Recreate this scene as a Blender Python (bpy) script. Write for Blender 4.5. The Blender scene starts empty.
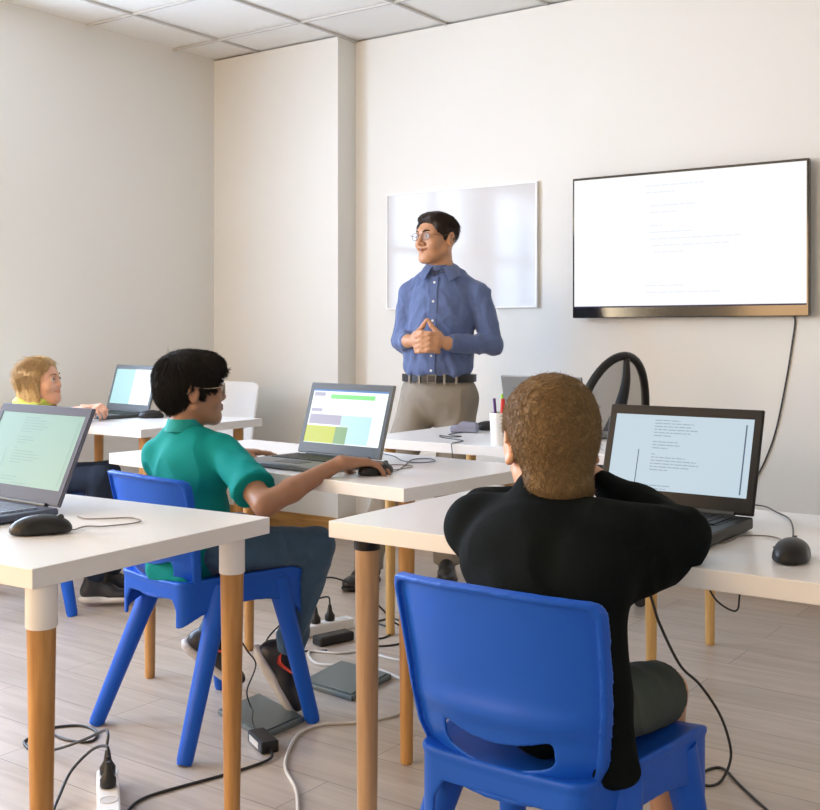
import bpy, bmesh, math, random
import numpy as np
from mathutils import Vector, Matrix, noise
SC = bpy.context.scene
COL = SC.collection
R = math.radians

# ------------------------------------------------------------------ camera
cd = bpy.data.cameras.new('camera'); cam = bpy.data.objects.new('camera', cd); COL.objects.link(cam)
cam.location = (0, 0, 1.12); cam.rotation_euler = (R(90), 0, R(35.5))
cd.sensor_width = 36; cd.lens = 48.42; cd.shift_y = -0.0878; cd.clip_start = 0.05
SC.camera = cam
# ------------------------------------------------------------------ world, lights, exposure
w = bpy.data.worlds.new('daylight'); SC.world = w; w.use_nodes = True
bg = w.node_tree.nodes['Background']; bg.inputs[0].default_value = (0.80, 0.90, 1.0, 1); bg.inputs[1].default_value = 1.5
def area(name, loc, rot, sx, sy, power, col):
    l = bpy.data.lights.new(name, 'AREA'); l.shape = 'RECTANGLE'; l.size = sx; l.size_y = sy
    l.energy = power; l.color = col
    o = bpy.data.objects.new(name, l); COL.objects.link(o); o.location = loc; o.rotation_euler = rot
    return o
# daylight entering through the windows of the left wall and of the wall behind the camera
for wy, p, c in ((2.55, 105, (.60, .74, 1)), (1.1, 120, (.58, .73, 1)), (-0.6, 115, (1, .80, .52))):
    area('window_daylight', (-4.98, wy, 1.65), (0, R(-90), 0), 1.5, 1.3, p, c)
area('window_daylight', (-3.1, -2.32, 1.55), (R(90), 0, 0), 2.2, 1.6, 84, (1.0, 0.53, 0.15))
area('window_daylight', (0.2, -2.32, 1.55), (R(90), 0, 0), 1.4, 1.6, 5, (1.0, 0.90, 0.76))
SC.view_settings.view_transform = 'Standard'; SC.view_settings.look = 'None'
SC.view_settings.exposure = 0.32; SC.view_settings.gamma = 1; SC.view_settings.use_curve_mapping = False

# ------------------------------------------------------------------ materials
def mat(name, col, rough=0.5, metal=0.0, var=0.0, vscale=20, bump=0.0, bscale=80, coat=0.0, stretch=None, emit=None, es=1.0, alpha=None, sheen=0, sub=0, spec=None):
    m = bpy.data.materials.new(name); m.use_nodes = True; nt = m.node_tree; N = nt.nodes; L = nt.links
    b = N['Principled BSDF']
    c = (*col, 1)
    b.inputs['Base Color'].default_value = c; b.inputs['Roughness'].default_value = rough; b.inputs['Metallic'].default_value = metal
    if coat: b.inputs['Coat Weight'].default_value = coat; b.inputs['Coat Roughness'].default_value = 0.08
    if sheen: b.inputs['Sheen Weight'].default_value = sheen
    if spec is not None: b.inputs['Specular IOR Level'].default_value = spec
    if sub: b.inputs['Subsurface Weight'].default_value = sub; b.inputs['Subsurface Scale'].default_value = 0.01; b.inputs['Subsurface Radius'].default_value = (1, .35, .2)
    if emit: b.inputs['Emission Color'].default_value = (*emit, 1); b.inputs['Emission Strength'].default_value = es
    if alpha is not None: b.inputs['Alpha'].default_value = alpha
    tc = N.new('ShaderNodeTexCoord'); mp = N.new('ShaderNodeMapping'); L.new(tc.outputs['Object'], mp.inputs[0])
    if stretch: mp.inputs['Scale'].default_value = stretch
    if var or not bump:
        n = N.new('ShaderNodeTexNoise'); n.inputs['Scale'].default_value = vscale; n.inputs['Detail'].default_value = 4
        L.new(mp.outputs[0], n.inputs[0]); r = N.new('ShaderNodeMix'); r.data_type = 'RGBA'
        v = max(var, 0.01)
        r.inputs[6].default_value = tuple(x * (1 - v) for x in col) + (1,); r.inputs[7].default_value = tuple(min(1, x * (1 + v)) for x in col) + (1,)
        L.new(n.outputs[0], r.inputs[0]); L.new(r.outputs[2], b.inputs['Base Color'])
    if bump:
        n2 = N.new('ShaderNodeTexNoise'); n2.inputs['Scale'].default_value = bscale; n2.inputs['Detail'].default_value = 5
        L.new(mp.outputs[0], n2.inputs[0]); bp = N.new('ShaderNodeBump'); bp.inputs['Strength'].default_value = bump; bp.inputs['Distance'].default_value = 0.004
        L.new(n2.outputs[0], bp.inputs['Height']); L.new(bp.outputs[0], b.inputs['Normal'])
    return m
M = {}
M['wall'] = mat('painted_wall', (.79, .780, .725), .85, var=.012, vscale=3, bump=.12, bscale=220)
M['ceiling'] = mat('ceiling_tile', (.84, .82, .77), .9, var=.02, vscale=150, bump=.25, bscale=300)
M['grid'] = mat('ceiling_grid_metal', (.58, .56, .52), .9, spec=.1)
M['white_top'] = mat('white_laminate', (.80, .79, .775), .28, var=.015, vscale=6, bump=.02, bscale=300)
M['white_plastic'] = mat('white_plastic', (.85, .84, .81), .4)
M['wchair'] = mat('white_shell_plastic', (.86, .84, .81), .45)
M['blue'] = mat('blue_polypropylene', (.008, .098, .56), .42, var=.04, vscale=8, bump=.10, bscale=900, spec=.28)
M['black_plastic'] = mat('black_plastic', (.010, .0095, .009), .38, bump=.05, bscale=900, spec=.35)
M['black_gloss'] = mat('glossy_black_plastic', (.012, .012, .013), .15, coat=.5)
M['grey_plastic'] = mat('grey_plastic', (.060, .064, .062), .42, spec=.3)
M['rubber'] = mat('black_rubber_cable', (.012, .012, .012), .45)
M['cordgrey'] = mat('cord_grey_brown', (.20, .17, .14), .5); M['wcable'] = mat('white_cable', (.62, .60, .57), .45)
M['silver'] = mat('brushed_silver', (.17, .175, .17), .4, metal=.5)
M['chrome'] = mat('chrome', (.7, .7, .7), .18, metal=1)
M['slab'] = mat('grey_green_metal_plate', (.115, .145, .145), .35, metal=.2, var=.05)
M['lilac'] = mat('grey_lilac_felt', (.26, .27, .36), .7)
M['whiteboard'] = mat('whiteboard_enamel', (.64, .63, .61), .09, spec=.22)
M['jeans'] = mat('blue_denim', (.042, .100, .175), .85, var=.35, vscale=14, bump=.35, bscale=260, sheen=.2)
M['navy'] = mat('navy_trousers', (.010, .022, .050), .9, var=.2, bump=.2)
M['teal'] = mat('teal_cotton', (.0, .235, .225), .8, var=.06, bump=.25, bscale=350, spec=.2)
M['teal_rib'] = mat('teal_ribbed_collar', (.0, .27, .26), .8, bump=.3, bscale=500)
M['blackcloth'] = mat('black_cotton', (.0045, .0065, .0065), .85, var=.15, bump=.3, bscale=220, spec=.08)
M['shorts'] = mat('dark_green_grey_cotton', (.045, .06, .055), .9, var=.15, bump=.3)
M['shirt'] = mat('blue_chambray', (.085, .125, .26), .75, var=.14, vscale=60, bump=.2, bscale=300, sheen=.2)
M['shirt_shade'] = mat('blue_chambray_shaded', (.03, .04, .08), .8)
M['trouser'] = mat('grey_brown_chino', (.27, .24, .195), .85, var=.08, vscale=30, bump=.25, bscale=300)
M['leather'] = mat('black_leather', (.012, .012, .014), .35, bump=.1)
M['lime'] = mat('lime_yellow_cotton', (.62, .68, .12), .8, var=.2, vscale=9)
M['button'] = mat('pearl_button', (.7, .72, .75), .3)
SK = {'tan': (.52, .265, .14), 'brown': (.33, .165, .092), 'fair': (.68, .37, .24), 'warm': (.60, .33, .20)}
for k, c in SK.items():
    M['skin_' + k] = mat('skin_' + k, c, .48, var=.07, vscale=25, bump=.06, bscale=300, sub=.12)
    M['lip_' + k] = mat('lip_' + k, (c[0] * .82, c[1] * .66, c[2] * .64), .4, var=.05)
M['sclera'] = mat('eye_white', (.50, .47, .43), .25)
M['iris'] = mat('eye_iris', (.06, .03, .015), .1)
def hairmat(name, c1, c2, sc=60, rough=.55):
    m = mat(name, c1, rough, var=.5, vscale=sc, spec=.22)
    for n in m.node_tree.nodes:
        if n.type == 'MIX': n.inputs[6].default_value = (*c1, 1); n.inputs[7].default_value = (*c2, 1)
    return m
M['hair_black'] = hairmat('black_hair', (.005, .004, .003), (.016, .012, .009), 80, .7)
M['hair_dark'] = hairmat('dark_brown_hair', (.012, .007, .004), (.045, .026, .015), 90, .5)
M['hair_sand'] = hairmat('sandy_brown_hair', (.085, .050, .021), (.30, .19, .08), 260)
M['hair_blond'] = hairmat('blond_hair', (.34, .19, .07), (.72, .50, .24), 90)
for k, c in {'red': (.65, .03, .02), 'purple': (.10, .03, .20), 'green': (.35, .70, .05), 'inkblack': (.01, .01, .01), 'swoosh': (.62, .06, .04), 'sole': (.62, .60, .57), 'darkshoe': (.018, .018, .022)}.items():
    M[k] = mat(k + '_plastic', c, .45)

def wood(name, ca, cb, scale=(60, 60, 4)):
    m = bpy.data.materials.new(name); m.use_nodes = True; N = m.node_tree.nodes; L = m.node_tree.links; b = N['Principled BSDF']
    tc = N.new('ShaderNodeTexCoord'); mp = N.new('ShaderNodeMapping'); mp.inputs['Scale'].default_value = scale
    n = N.new('ShaderNodeTexNoise'); n.inputs['Scale'].default_value = 1; n.inputs['Detail'].default_value = 6; n.inputs['Distortion'].default_value = .4
    r = N.new('ShaderNodeValToRGB'); r.color_ramp.elements[0].color = (*ca, 1); r.color_ramp.elements[1].color = (*cb, 1)
    r.color_ramp.elements[0].position = .33; r.color_ramp.elements[1].position = .68
    L.new(tc.outputs['Object'], mp.inputs[0]); L.new(mp.outputs[0], n.inputs[0]); L.new(n.outputs[0], r.inputs[0]); L.new(r.outputs[0], b.inputs['Base Color'])
    b.inputs['Roughness'].default_value = .42
    return m
M['bamboo'] = wood('bamboo_leg', (.36, .17, .045), (.54, .29, .095))
M['beech'] = wood('beech_leg', (.46, .27, .13), (.60, .38, .205))
M['pine'] = wood('pine_leg', (.52, .29, .085), (.68, .43, .16))
M['skirting'] = wood('oak_skirting', (.34, .17, .045), (.56, .31, .10), (5, 5, 60))

def floor_mat():
    m = bpy.data.materials.new('laminate_floor'); m.use_nodes = True; N = m.node_tree.nodes; L = m.node_tree.links; b = N['Principled BSDF']
    tc = N.new('ShaderNodeTexCoord')
    br = N.new('ShaderNodeTexBrick'); br.offset = .37; br.inputs['Scale'].default_value = 1
    br.inputs['Brick Width'].default_value = 1.29; br.inputs['Row Height'].default_value = .193; br.inputs['Mortar Size'].default_value = .0013
    br.inputs['Mortar Smooth'].default_value = .3
    br.inputs['Color1'].default_value = (.46, .40, .34, 1); br.inputs['Color2'].default_value = (.54, .465, .40, 1); br.inputs['Mortar'].default_value = (.17, .13, .11, 1)
    L.new(tc.outputs['Object'], br.inputs[0])
    mp = N.new('ShaderNodeMapping'); mp.inputs['Scale'].default_value = (2.2, 26, 1); L.new(tc.outputs['Object'], mp.inputs[0])
    n = N.new('ShaderNodeTexNoise'); n.inputs['Scale'].default_value = 1.0; n.inputs['Detail'].default_value = 8; n.inputs['Distortion'].default_value = 1.2
    L.new(mp.outputs[0], n.inputs[0])
    r = N.new('ShaderNodeValToRGB'); r.color_ramp.elements[0].position = .3; r.color_ramp.elements[0].color = (.80, .78, .76, 1); r.color_ramp.elements[1].position = .62; r.color_ramp.elements[1].color = (1, 1, 1, 1)
    L.new(n.outputs[0], r.inputs[0])
    mx = N.new('ShaderNodeMix'); mx.data_type = 'RGBA'; mx.blend_type = 'MULTIPLY'; mx.inputs[0].default_value = 1
    L.new(br.outputs[0], mx.inputs[6]); L.new(r.outputs[0], mx.inputs[7]); L.new(mx.outputs[2], b.inputs['Base Color'])
    b.inputs['Roughness'].default_value = .30
    return m
M['floor'] = floor_mat()

# ------------------------------------------------------------------ mesh helpers
class MB:
    def __init__(s): s.v = []; s.f = []; s.m = []
    def add(s, verts, faces, mi=0):
        o = len(s.v); s.v += [tuple(p) for p in verts]
        s.f += [tuple(i + o for i in f) for f in faces]; s.m += [mi] * len(faces); return s
    def box(s, c, d, mi=0, rz=0, bevel=0, seg=2, rot=None):
        bm = bmesh.new(); bmesh.ops.create_cube(bm, size=1)
        bmesh.ops.scale(bm, vec=d, verts=bm.verts)
        if bevel: bmesh.ops.bevel(bm, geom=list(bm.edges), offset=bevel, segments=seg, affect='EDGES', profile=.5)
        mt = Matrix.Translation(c) @ (rot.to_4x4() if rot else Matrix.Rotation(rz, 4, 'Z'))
        bmesh.ops.transform(bm, matrix=mt, verts=bm.verts)
        bm.verts.index_update(); s.add([v.co[:] for v in bm.verts], [[v.index for v in f.verts] for f in bm.faces], mi); bm.free(); return s
    def tube(s, pts, r, n=8, mi=0, smooth=True, cap=True, flat=1.0):
        P = spline(pts) if smooth and len(pts) > 2 else [Vector(p) for p in pts]
        k = len(P); rr = r if isinstance(r, (list, tuple)) else [r, r]
        rings = []; up = None
        for i in range(k):
            t = (P[min(i + 1, k - 1)] - P[max(i - 1, 0)]).normalized()
            if up is None: up = t.orthogonal().normalized()
            up = (up - t * up.dot(t)).normalized(); b = t.cross(up)
            q = i / (k - 1) * (len(rr) - 1); j = min(int(q), len(rr) - 2); rad = rr[j] + (rr[j + 1] - rr[j]) * (q - j)
            rings.append([P[i] + (up * math.cos(a) + b * math.sin(a) * flat) * rad for a in [2 * math.pi * z / n for z in range(n)]])
        V = [p for g in rings for p in g]; F = []
        for i in range(k - 1):
            for j in range(n): F.append((i * n + j, i * n + (j + 1) % n, (i + 1) * n + (j + 1) % n, (i + 1) * n + j))
        if cap: F.append(tuple(range(n))[::-1]); F.append(tuple((k - 1) * n + j for j in range(n)))
        return s.add(V, F, mi)
    def lathe(s, prof, n=24, mi=0, c=(0, 0, 0), sx=1, sy=1):
        V = [(c[0] + r * sx * math.cos(2 * math.pi * j / n), c[1] + r * sy * math.sin(2 * math.pi * j / n), c[2] + z) for r, z in prof for j in range(n)]
        F = [(i * n + j, i * n + (j + 1) % n, (i + 1) * n + (j + 1) % n, (i + 1) * n + j) for i in range(len(prof) - 1) for j in range(n)]
        F.append(tuple(range(n))[::-1]); F.append(tuple((len(prof) - 1) * n + j for j in range(n)))
        return s.add(V, F, mi)
    def grid(s, fn, nu, nv, mi=0, thick=0, hole=None, closeu=False):
        P = [[Vector(fn(i / nu, j / nv)) for j in range(nv + 1)] for i in range(nu + 1)]
        V = [P[i][j] for i in range(nu + 1) for j in range(nv + 1)]; I = lambda i, j: i * (nv + 1) + j
        F = [(I(i, j), I(i + 1, j), I(i + 1, j + 1), I(i, j + 1)) for i in range(nu) for j in range(nv) if not (hole and hole((i + .5) / nu, (j + .5) / nv))]
        if thick:
            bm = bmesh.new(); vs = [bm.verts.new(p) for p in V]
            for f in F: bm.faces.new([vs[i] for i in f])
            bmesh.ops.delete(bm, geom=[v for v in bm.verts if not v.link_faces], context='VERTS')
            bm.normal_update(); g = bmesh.ops.solidify(bm, geom=list(bm.faces), thickness=thick)
            bm.verts.index_update(); V = [v.co[:] for v in bm.verts]; F = [[v.index for v in f.verts] for f in bm.faces]; bm.free()
        return s.add(V, F, mi)
    def prism(s, poly, z0, z1, mi=0):
        n = len(poly); V = [(x, y, z0) for x, y in poly] + [(x, y, z1) for x, y in poly]
        F = [tuple(range(n))[::-1], tuple(range(n, 2 * n))] + [(i, (i + 1) % n, n + (i + 1) % n, n + i) for i in range(n)]
        return s.add(V, F, mi)
    def xf(s, mt, start=0):
        s.v[start:] = [tuple(mt @ Vector(p)) for p in s.v[start:]]; return s
    def build(s, name, mats, parent=None, smooth=False, bevel=0, subsurf=0, loc=None, rz=None, angle=40):
        me = bpy.data.meshes.new(name); me.from_pydata(s.v, [], s.f); 
        for m in (mats if isinstance(mats, (list, tuple)) else [mats]): me.materials.append(m)
        me.polygons.foreach_set('material_index', s.m)
        bm = bmesh.new(); bm.from_mesh(me); bmesh.ops.recalc_face_normals(bm, faces=bm.faces)
        if smooth:
            for f in bm.faces: f.smooth = True
            for e in bm.edges:
                if len(e.link_faces) == 2 and e.calc_face_angle(0) > R(angle): e.smooth = False
        bm.to_mesh(me); bm.free(); me.update()
        o = bpy.data.objects.new(name, me); COL.objects.link(o)
        if parent: o.parent = parent
        if loc: o.location = loc
        if rz is not None: o.rotation_euler = (0, 0, rz)
        if bevel:
            d = o.modifiers.new('bevel', 'BEVEL'); d.width = bevel; d.segments = 2; d.limit_method = 'ANGLE'; d.angle_limit = R(35)
        if subsurf:
            d = o.modifiers.new('subsurf', 'SUBSURF'); d.levels = subsurf; d.render_levels = subsurf
        return o
def spline(pts, n=8):
    P = [Vector(p) for p in pts]; P = [P[0] * 2 - P[1]] + P + [P[-1] * 2 - P[-2]]; out = []
    for i in range(1, len(P) - 2):
        a, b, c, d = P[i - 1:i + 3]
        for k in range(n):
            t = k / n; out.append(.5 * ((2 * b) + (c - a) * t + (2 * a - 5 * b + 4 * c - d) * t * t + (3 * b - a - 3 * c + d) * t ** 3))
    out.append(P[-2]); return out
def empty(name, loc, rz, label, cat, group=None):
    o = bpy.data.objects.new(name, None); COL.objects.link(o); o.empty_display_size = .1
    o.location = loc; o.rotation_euler = (0, 0, rz); return tag(o, label, cat, group)
def tag(o, label, cat, group=None):
    o['label'] = label; o['category'] = cat
    if group: o['group'] = group
    return o
def struct(o): o['kind'] = 'structure'; return o

# ------------------------------------------------------------------ implicit surfaces for bodies and clothes
def smin(a, b, k):
    if k <= 0: return np.minimum(a, b)
    h = np.maximum(k - np.abs(a - b), 0) / k
    return np.minimum(a, b) - h * h * k * .25
class Vol:
    def __init__(s, lo, hi, h):
        s.h = h; s.lo = np.array(lo, float); n = np.ceil((np.array(hi) - s.lo) / h).astype(int) + 1
        s.n = n; s.F = np.full(tuple(n), 1.0, np.float32)
    def _r(s, lo, hi, k, fn, op):
        pad = k + 3 * s.h
        a = np.maximum(np.floor((np.array(lo) - pad - s.lo) / s.h).astype(int), 0)
        b = np.minimum(np.ceil((np.array(hi) + pad - s.lo) / s.h).astype(int) + 1, s.n)
        if (b <= a).any(): return s
        X = [(s.lo[i] + s.h * np.arange(a[i], b[i])).astype(np.float32) for i in range(3)]
        x, y, z = np.meshgrid(*X, indexing='ij', sparse=True)
        d = fn(x, y, z); sl = tuple(slice(a[i], b[i]) for i in range(3))
        s.F[sl] = smin(s.F[sl], d, k) if op == 0 else -smin(-s.F[sl], d, k)
        return s
    def cap(s, a, b, ra, rb=None, k=.02, op=0, flat=False):
        a = np.array(a, float); b = np.array(b, float); rb = ra if rb is None else rb
        ab = b - a; L2 = float(ab @ ab) + 1e-12; L = L2 ** .5; rm = max(ra, rb)
        def fn(x, y, z):
            px, py, pz = x - a[0], y - a[1], z - a[2]
            tr = (px * ab[0] + py * ab[1] + pz * ab[2]) / L2; t = np.clip(tr, 0, 1)
            q = tr if flat else t
            d = np.sqrt((px - q * ab[0]) ** 2 + (py - q * ab[1]) ** 2 + (pz - q * ab[2]) ** 2) - (ra + (rb - ra) * t)
            if flat: d = np.maximum(d, (np.abs(tr - .5) - .5) * L)
            return d
        return s._r(np.minimum(a, b) - rm, np.maximum(a, b) + rm, k, fn, op)
    def chain(s, pts, rs, k=.02, op=0):
        for i in range(len(pts) - 1): s.cap(pts[i], pts[i + 1], rs[i], rs[i + 1], k, op)
        return s
    def ell(s, c, r, Rm=None, k=.02, op=0):
        c = np.array(c, float); r = np.array(r, float); Rm = np.eye(3) if Rm is None else np.array(Rm, float)
        e = np.abs(Rm) @ r
        def fn(x, y, z):
            px, py, pz = x - c[0], y - c[1], z - c[2]
            q = [px * Rm[0, i] + py * Rm[1, i] + pz * Rm[2, i] for i in range(3)]
            k0 = np.sqrt(sum((q[i] / r[i]) ** 2 for i in range(3))); k1 = np.sqrt(sum((q[i] / r[i] ** 2) ** 2 for i in range(3)))
            return k0 * (k0 - 1) / np.maximum(k1, 1e-6)
        return s._r(c - e, c + e, k, fn, op)
    def cut(s, n, d, k=.004):
        n = np.array(n, float); n /= np.linalg.norm(n)
        return s._r(s.lo, s.lo + s.h * s.n, 0, lambda x, y, z: -(x * n[0] + y * n[1] + z * n[2] - d) + 0 * x * y * z, 1)
    def mesh(s):
        F = s.F; nx, ny, nz = F.shape; I = F < 0
        c = np.zeros((nx - 1, ny - 1, nz - 1), np.int8)
        for dx in (0, 1):
            for dy in (0, 1):
                for dz in (0, 1): c += I[dx:nx - 1 + dx, dy:ny - 1 + dy, dz:nz - 1 + dz]
        act = np.argwhere((c > 0) & (c < 8)); idx = np.full(c.shape, -1, np.int32); idx[tuple(act.T)] = np.arange(len(act))
        acc = np.zeros((len(act), 3)); cnt = np.zeros(len(act))
        cs = [(a, b, d) for a in (0, 1) for b in (0, 1) for d in (0, 1)]
        val = {q: F[act[:, 0] + q[0], act[:, 1] + q[1], act[:, 2] + q[2]] for q in cs}
        for q in cs:
            for ax in range(3):
                if q[ax] == 0:
                    q2 = list(q); q2[ax] = 1; q2 = tuple(q2); a, b = val[q], val[q2]; m = (a < 0) != (b < 0)
                    t = np.where(m, a / np.where(m, a - b, 1), 0)
                    p = np.tile(np.array(q, float), (len(act), 1)); p[:, ax] += t
                    acc[m] += p[m]; cnt[m] += 1
        V = s.lo + s.h * (act + acc / cnt[:, None]); quads = []
        for ax in range(3):
            o1, o2 = [(1, 2), (2, 0), (0, 1)][ax]
            sl0 = [slice(None)] * 3; sl1 = [slice(None)] * 3; sl0[ax] = slice(0, -1); sl1[ax] = slice(1, None)
            A, B = I[tuple(sl0)], I[tuple(sl1)]
            for flip, e in ((0, np.argwhere(A & ~B)), (1, np.argwhere(~A & B))):
                ok = (e[:, o1] > 0) & (e[:, o2] > 0) & (e[:, o1] < F.shape[o1] - 1) & (e[:, o2] < F.shape[o2] - 1); e = e[ok]
                g = []
                for d1, d2 in ((-1, -1), (0, -1), (0, 0), (-1, 0)):
                    p = e.copy(); p[:, o1] += d1; p[:, o2] += d2; g.append(idx[p[:, 0], p[:, 1], p[:, 2]])
                q = np.stack(g, 1); quads.append(q[:, ::-1] if flip else q)
        Q = np.concatenate(quads); Q = Q[(Q >= 0).all(1)]
        return V, Q
def normals(V, Q):
    n = np.cross(V[Q[:, 2]] - V[Q[:, 0]], V[Q[:, 3]] - V[Q[:, 1]]); N = np.zeros_like(V)
    for i in range(4): np.add.at(N, Q[:, i], n)
    return N / (np.linalg.norm(N, axis=1, keepdims=True) + 1e-12)
def relax(V, Q, it=1, f=.5):
    for _ in range(it):
        A = np.zeros_like(V); c = np.zeros(len(V))
        for i in range(4):
            for j in ((i + 1) % 4, (i + 3) % 4): np.add.at(A, Q[:, i], V[Q[:, j]]); np.add.at(c, Q[:, i], 1)
        V = V * (1 - f) + f * A / np.maximum(c, 1)[:, None]
    return V
def wrinkle(V, Q, amp, fr, seed=0, ridged=True):
    N = normals(V, Q); out = V.copy()
    for i, (p, n) in enumerate(zip(V, N)):
        q = Vector((p[0] * fr[0] + seed, p[1] * fr[1], p[2] * fr[2]))
        w = noise.noise_vector(q * .5) * .9
        a = noise.noise(q + w)
        if ridged: a = .35 - abs(a) * 1.6
        out[i] = p + n * amp * a
    return out
def qmesh(name, parts, mats, parent=None, mt=None):
    """parts: (V, faces array, mat index or per-face array)"""
    Vs = []; Fs = []; Ms = []; o = 0
    for V, F, mi in parts:
        Vs.append(np.asarray(V, float).reshape(-1, 3)); 
        Fs.append([[int(i) + o for i in f] for f in F] if not isinstance(F, np.ndarray) else (F + o).tolist())
        Ms += (list(mi) if hasattr(mi, '__len__') else [mi] * len(F)); o += len(V)
    me = bpy.data.meshes.new(name); me.from_pydata(np.concatenate(Vs).tolist(), [], [f for q in Fs for f in q])
    for m in mats: me.materials.append(m)
    me.polygons.foreach_set('material_index', np.array(Ms, np.int32)); me.polygons.foreach_set('use_smooth', [True] * len(me.polygons)); me.update()
    ob = bpy.data.objects.new(name, me); COL.objects.link(ob)
    if parent: ob.parent = parent
    return ob
def mbpart(mb, mi=None): return (np.array(mb.v), mb.f, mb.m if mi is None else mi)
# ------------------------------------------------------------------ people: shared anatomy
def rot(yaw=0, pitch=0, roll=0):
    return np.array((Matrix.Rotation(R(yaw), 3, 'Z') @ Matrix.Rotation(R(pitch), 3, 'X') @ Matrix.Rotation(R(roll), 3, 'Y')))
class Fr:
    def __init__(s, o, Rm, sc=1): s.o = np.array(o, float); s.R = Rm; s.s = sc
    def __call__(s, *p): return s.o + s.R @ (np.array(p, float) * s.s)
    def arr(s, V): return s.o + (np.asarray(V) * s.s) @ s.R.T
    def inv(s, V): return ((np.asarray(V) - s.o) @ s.R) / s.s
def head(vol, f, child=0, smile=0, neck=None):
    s = f.s; c = child
    E = lambda p, r, k=.02, op=0, Rm=None: vol.ell(f(*p), np.array(r) * s, f.R if Rm is None else f.R @ Rm, k * s, op)
    C = lambda a, b, ra, rb=None, k=.012, op=0: vol.cap(f(*a), f(*b), ra * s, (ra if rb is None else rb) * s, k * s, op)
    E((0, -.014, .034), (.074, .092, .081)); E((0, .030, .005), (.064, .060, .066), .02)
    E((0, .036, -.040), (.053, .050, .060), .025); E((0, .048, -.078), (.033 + .004 * c, .036, .028), .02)
    C((0, .076 - .006 * c, -.094), (0, .070 - .006 * c, -.088), .0145, k=.022)
    for q in (-1, 1):
        C((q * .054, .000, -.050), (q * .020, .062, -.094), .016, .013, .03)
        C((q * .012, .086, .023), (q * .044, .066, .022), .0085 - .003 * c, k=.02)
        E((q * .032, .099, .002), (.018, .016, .013), .016, 1)
        E((q * .032, .076, .001), (.0155, .0125, .0115), .006)
        E((q * .038, .060, -.030), (.023, .022, .022), .022)
        # ear: shell, rim, bowl, lobe
        Re = rot(q * -22, 0, q * 4)
        E((q * .077, -.012, -.006), (.0070, .017, .028), .006, 0, Re)
        E((q * .086, -.008, -.004), (.0080, .0115, .021), .003, 1, Re)
        C((q * .082, -.016, .020), (q * .084, -.024, .002), .0042, k=.006)
        C((q * .078, -.004, -.030), (q * .078, -.010, -.030), .0065, k=.006)
        E((q * .070, .0, -.004), (.012, .012, .022), .010)
    C((0, .086, .012), (0, .107 - .010 * c, -.026), .0065, .0095, .012)
    C((0, .104 - .010 * c, -.030), (0, .088, -.036), .008, .006, .008)
    for q in (-1, 1): E((q * .0125, .094 - .005 * c, -.031), (.008, .010, .0072), .007)
    up = .004 + .009 * smile; wd = .021 + .008 * smile
    for q in (-1, 1):
        C((0, .0905, -.0545), (q * wd, .078 - .009 * smile, -.0575 + up), .0052 - .0012 * smile, .0028, .006)
        C((0, .0890, -.0635), (q * wd, .077 - .009 * smile, -.0590 + up), .0060 - .001 * smile, .0028, .007)
        C((0, .0965, -.0590), (q * wd, .083 - .008 * smile, -.0582 + up), .0018, .0016, .003, 1)
        if smile: C((q * .018, .086, -.030), (q * .034, .070, -.050), .0030, .002, .008, 1)
    if neck is not None: vol.cap(f(0, -.020, -.045), neck, .050 * s * (1 - .10 * c), .053 * s * (1 - .06 * c), .03 * s)
def lipmask(f, V, Q):
    c = f.inv(V[Q].mean(1)); x, y, z = c.T
    return (np.abs(x) < .030) & (y > .070) & (np.abs(z + .0590 - np.abs(x) * .16) < .0098 - np.abs(x) * .26)
def face_parts(f, gaze=(0, 1, 0), brow=1, child=0, sclera=3, iris=4, bmat=5, lid=0):
    out = []; s = f.s; g = np.array(gaze, float); g /= np.linalg.norm(g)
    for q in (-1, 1):
        n, m = 18, 12; V = []; F = []; ms = []
        e1 = np.cross(g, [0, 0, 1]); e1 /= np.linalg.norm(e1); e2 = np.cross(e1, g)
        c0 = np.array((q * .032, .0795, .0005)); r = .0118
        for i in range(m + 1):
            a = math.pi * i / m * .62
            for j in range(n):
                b = 2 * math.pi * j / n; V.append(c0 + r * (g * math.cos(a) + (e1 * math.cos(b) + e2 * math.sin(b)) * math.sin(a)))
        for i in range(m):
            for j in range(n):
                F.append((i * n + j, (i + 1) * n + j, (i + 1) * n + (j + 1) % n, i * n + (j + 1) % n)); ms.append(iris if i * 180 * .62 / m < 27 else sclera)
        out.append((f.arr(np.array(V)), F, ms))
        lb = MB()
        pts = [(q * (.0185 + .0045 * k), .0905 - .0011 * k * k * .55 + .0012 * math.sin(k / 6 * math.pi), .0040 + .0075 * math.sin(k / 6 * math.pi)) for k in range(7)]
        lb.tube(pts, [.0014, .0022, .0014], 6, lid); lb.tube([(p[0], p[1] + .0012, p[2] - .0015) for p in pts], .0008, 5, bmat)
        pts = [(q * (.0185 + .0045 * k), .0895 - .0011 * k * k * .55, -.0020 - .0070 * math.sin(k / 6 * math.pi)) for k in range(7)]
        lb.tube(pts, [.0014, .0020, .0014], 6, lid)
        if brow:
            p = [(q * .013, .0965, .0195), (q * .024, .0945, .0245), (q * .036, .087, .0255), (q * .047, .075, .021)]
            lb.tube(p, [.0022 * brow, .0038 * brow, .0030 * brow, .001], 6, bmat, flat=.6)
        out.append((f.arr(np.array(lb.v)), lb.f, lb.m))
    return out
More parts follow.
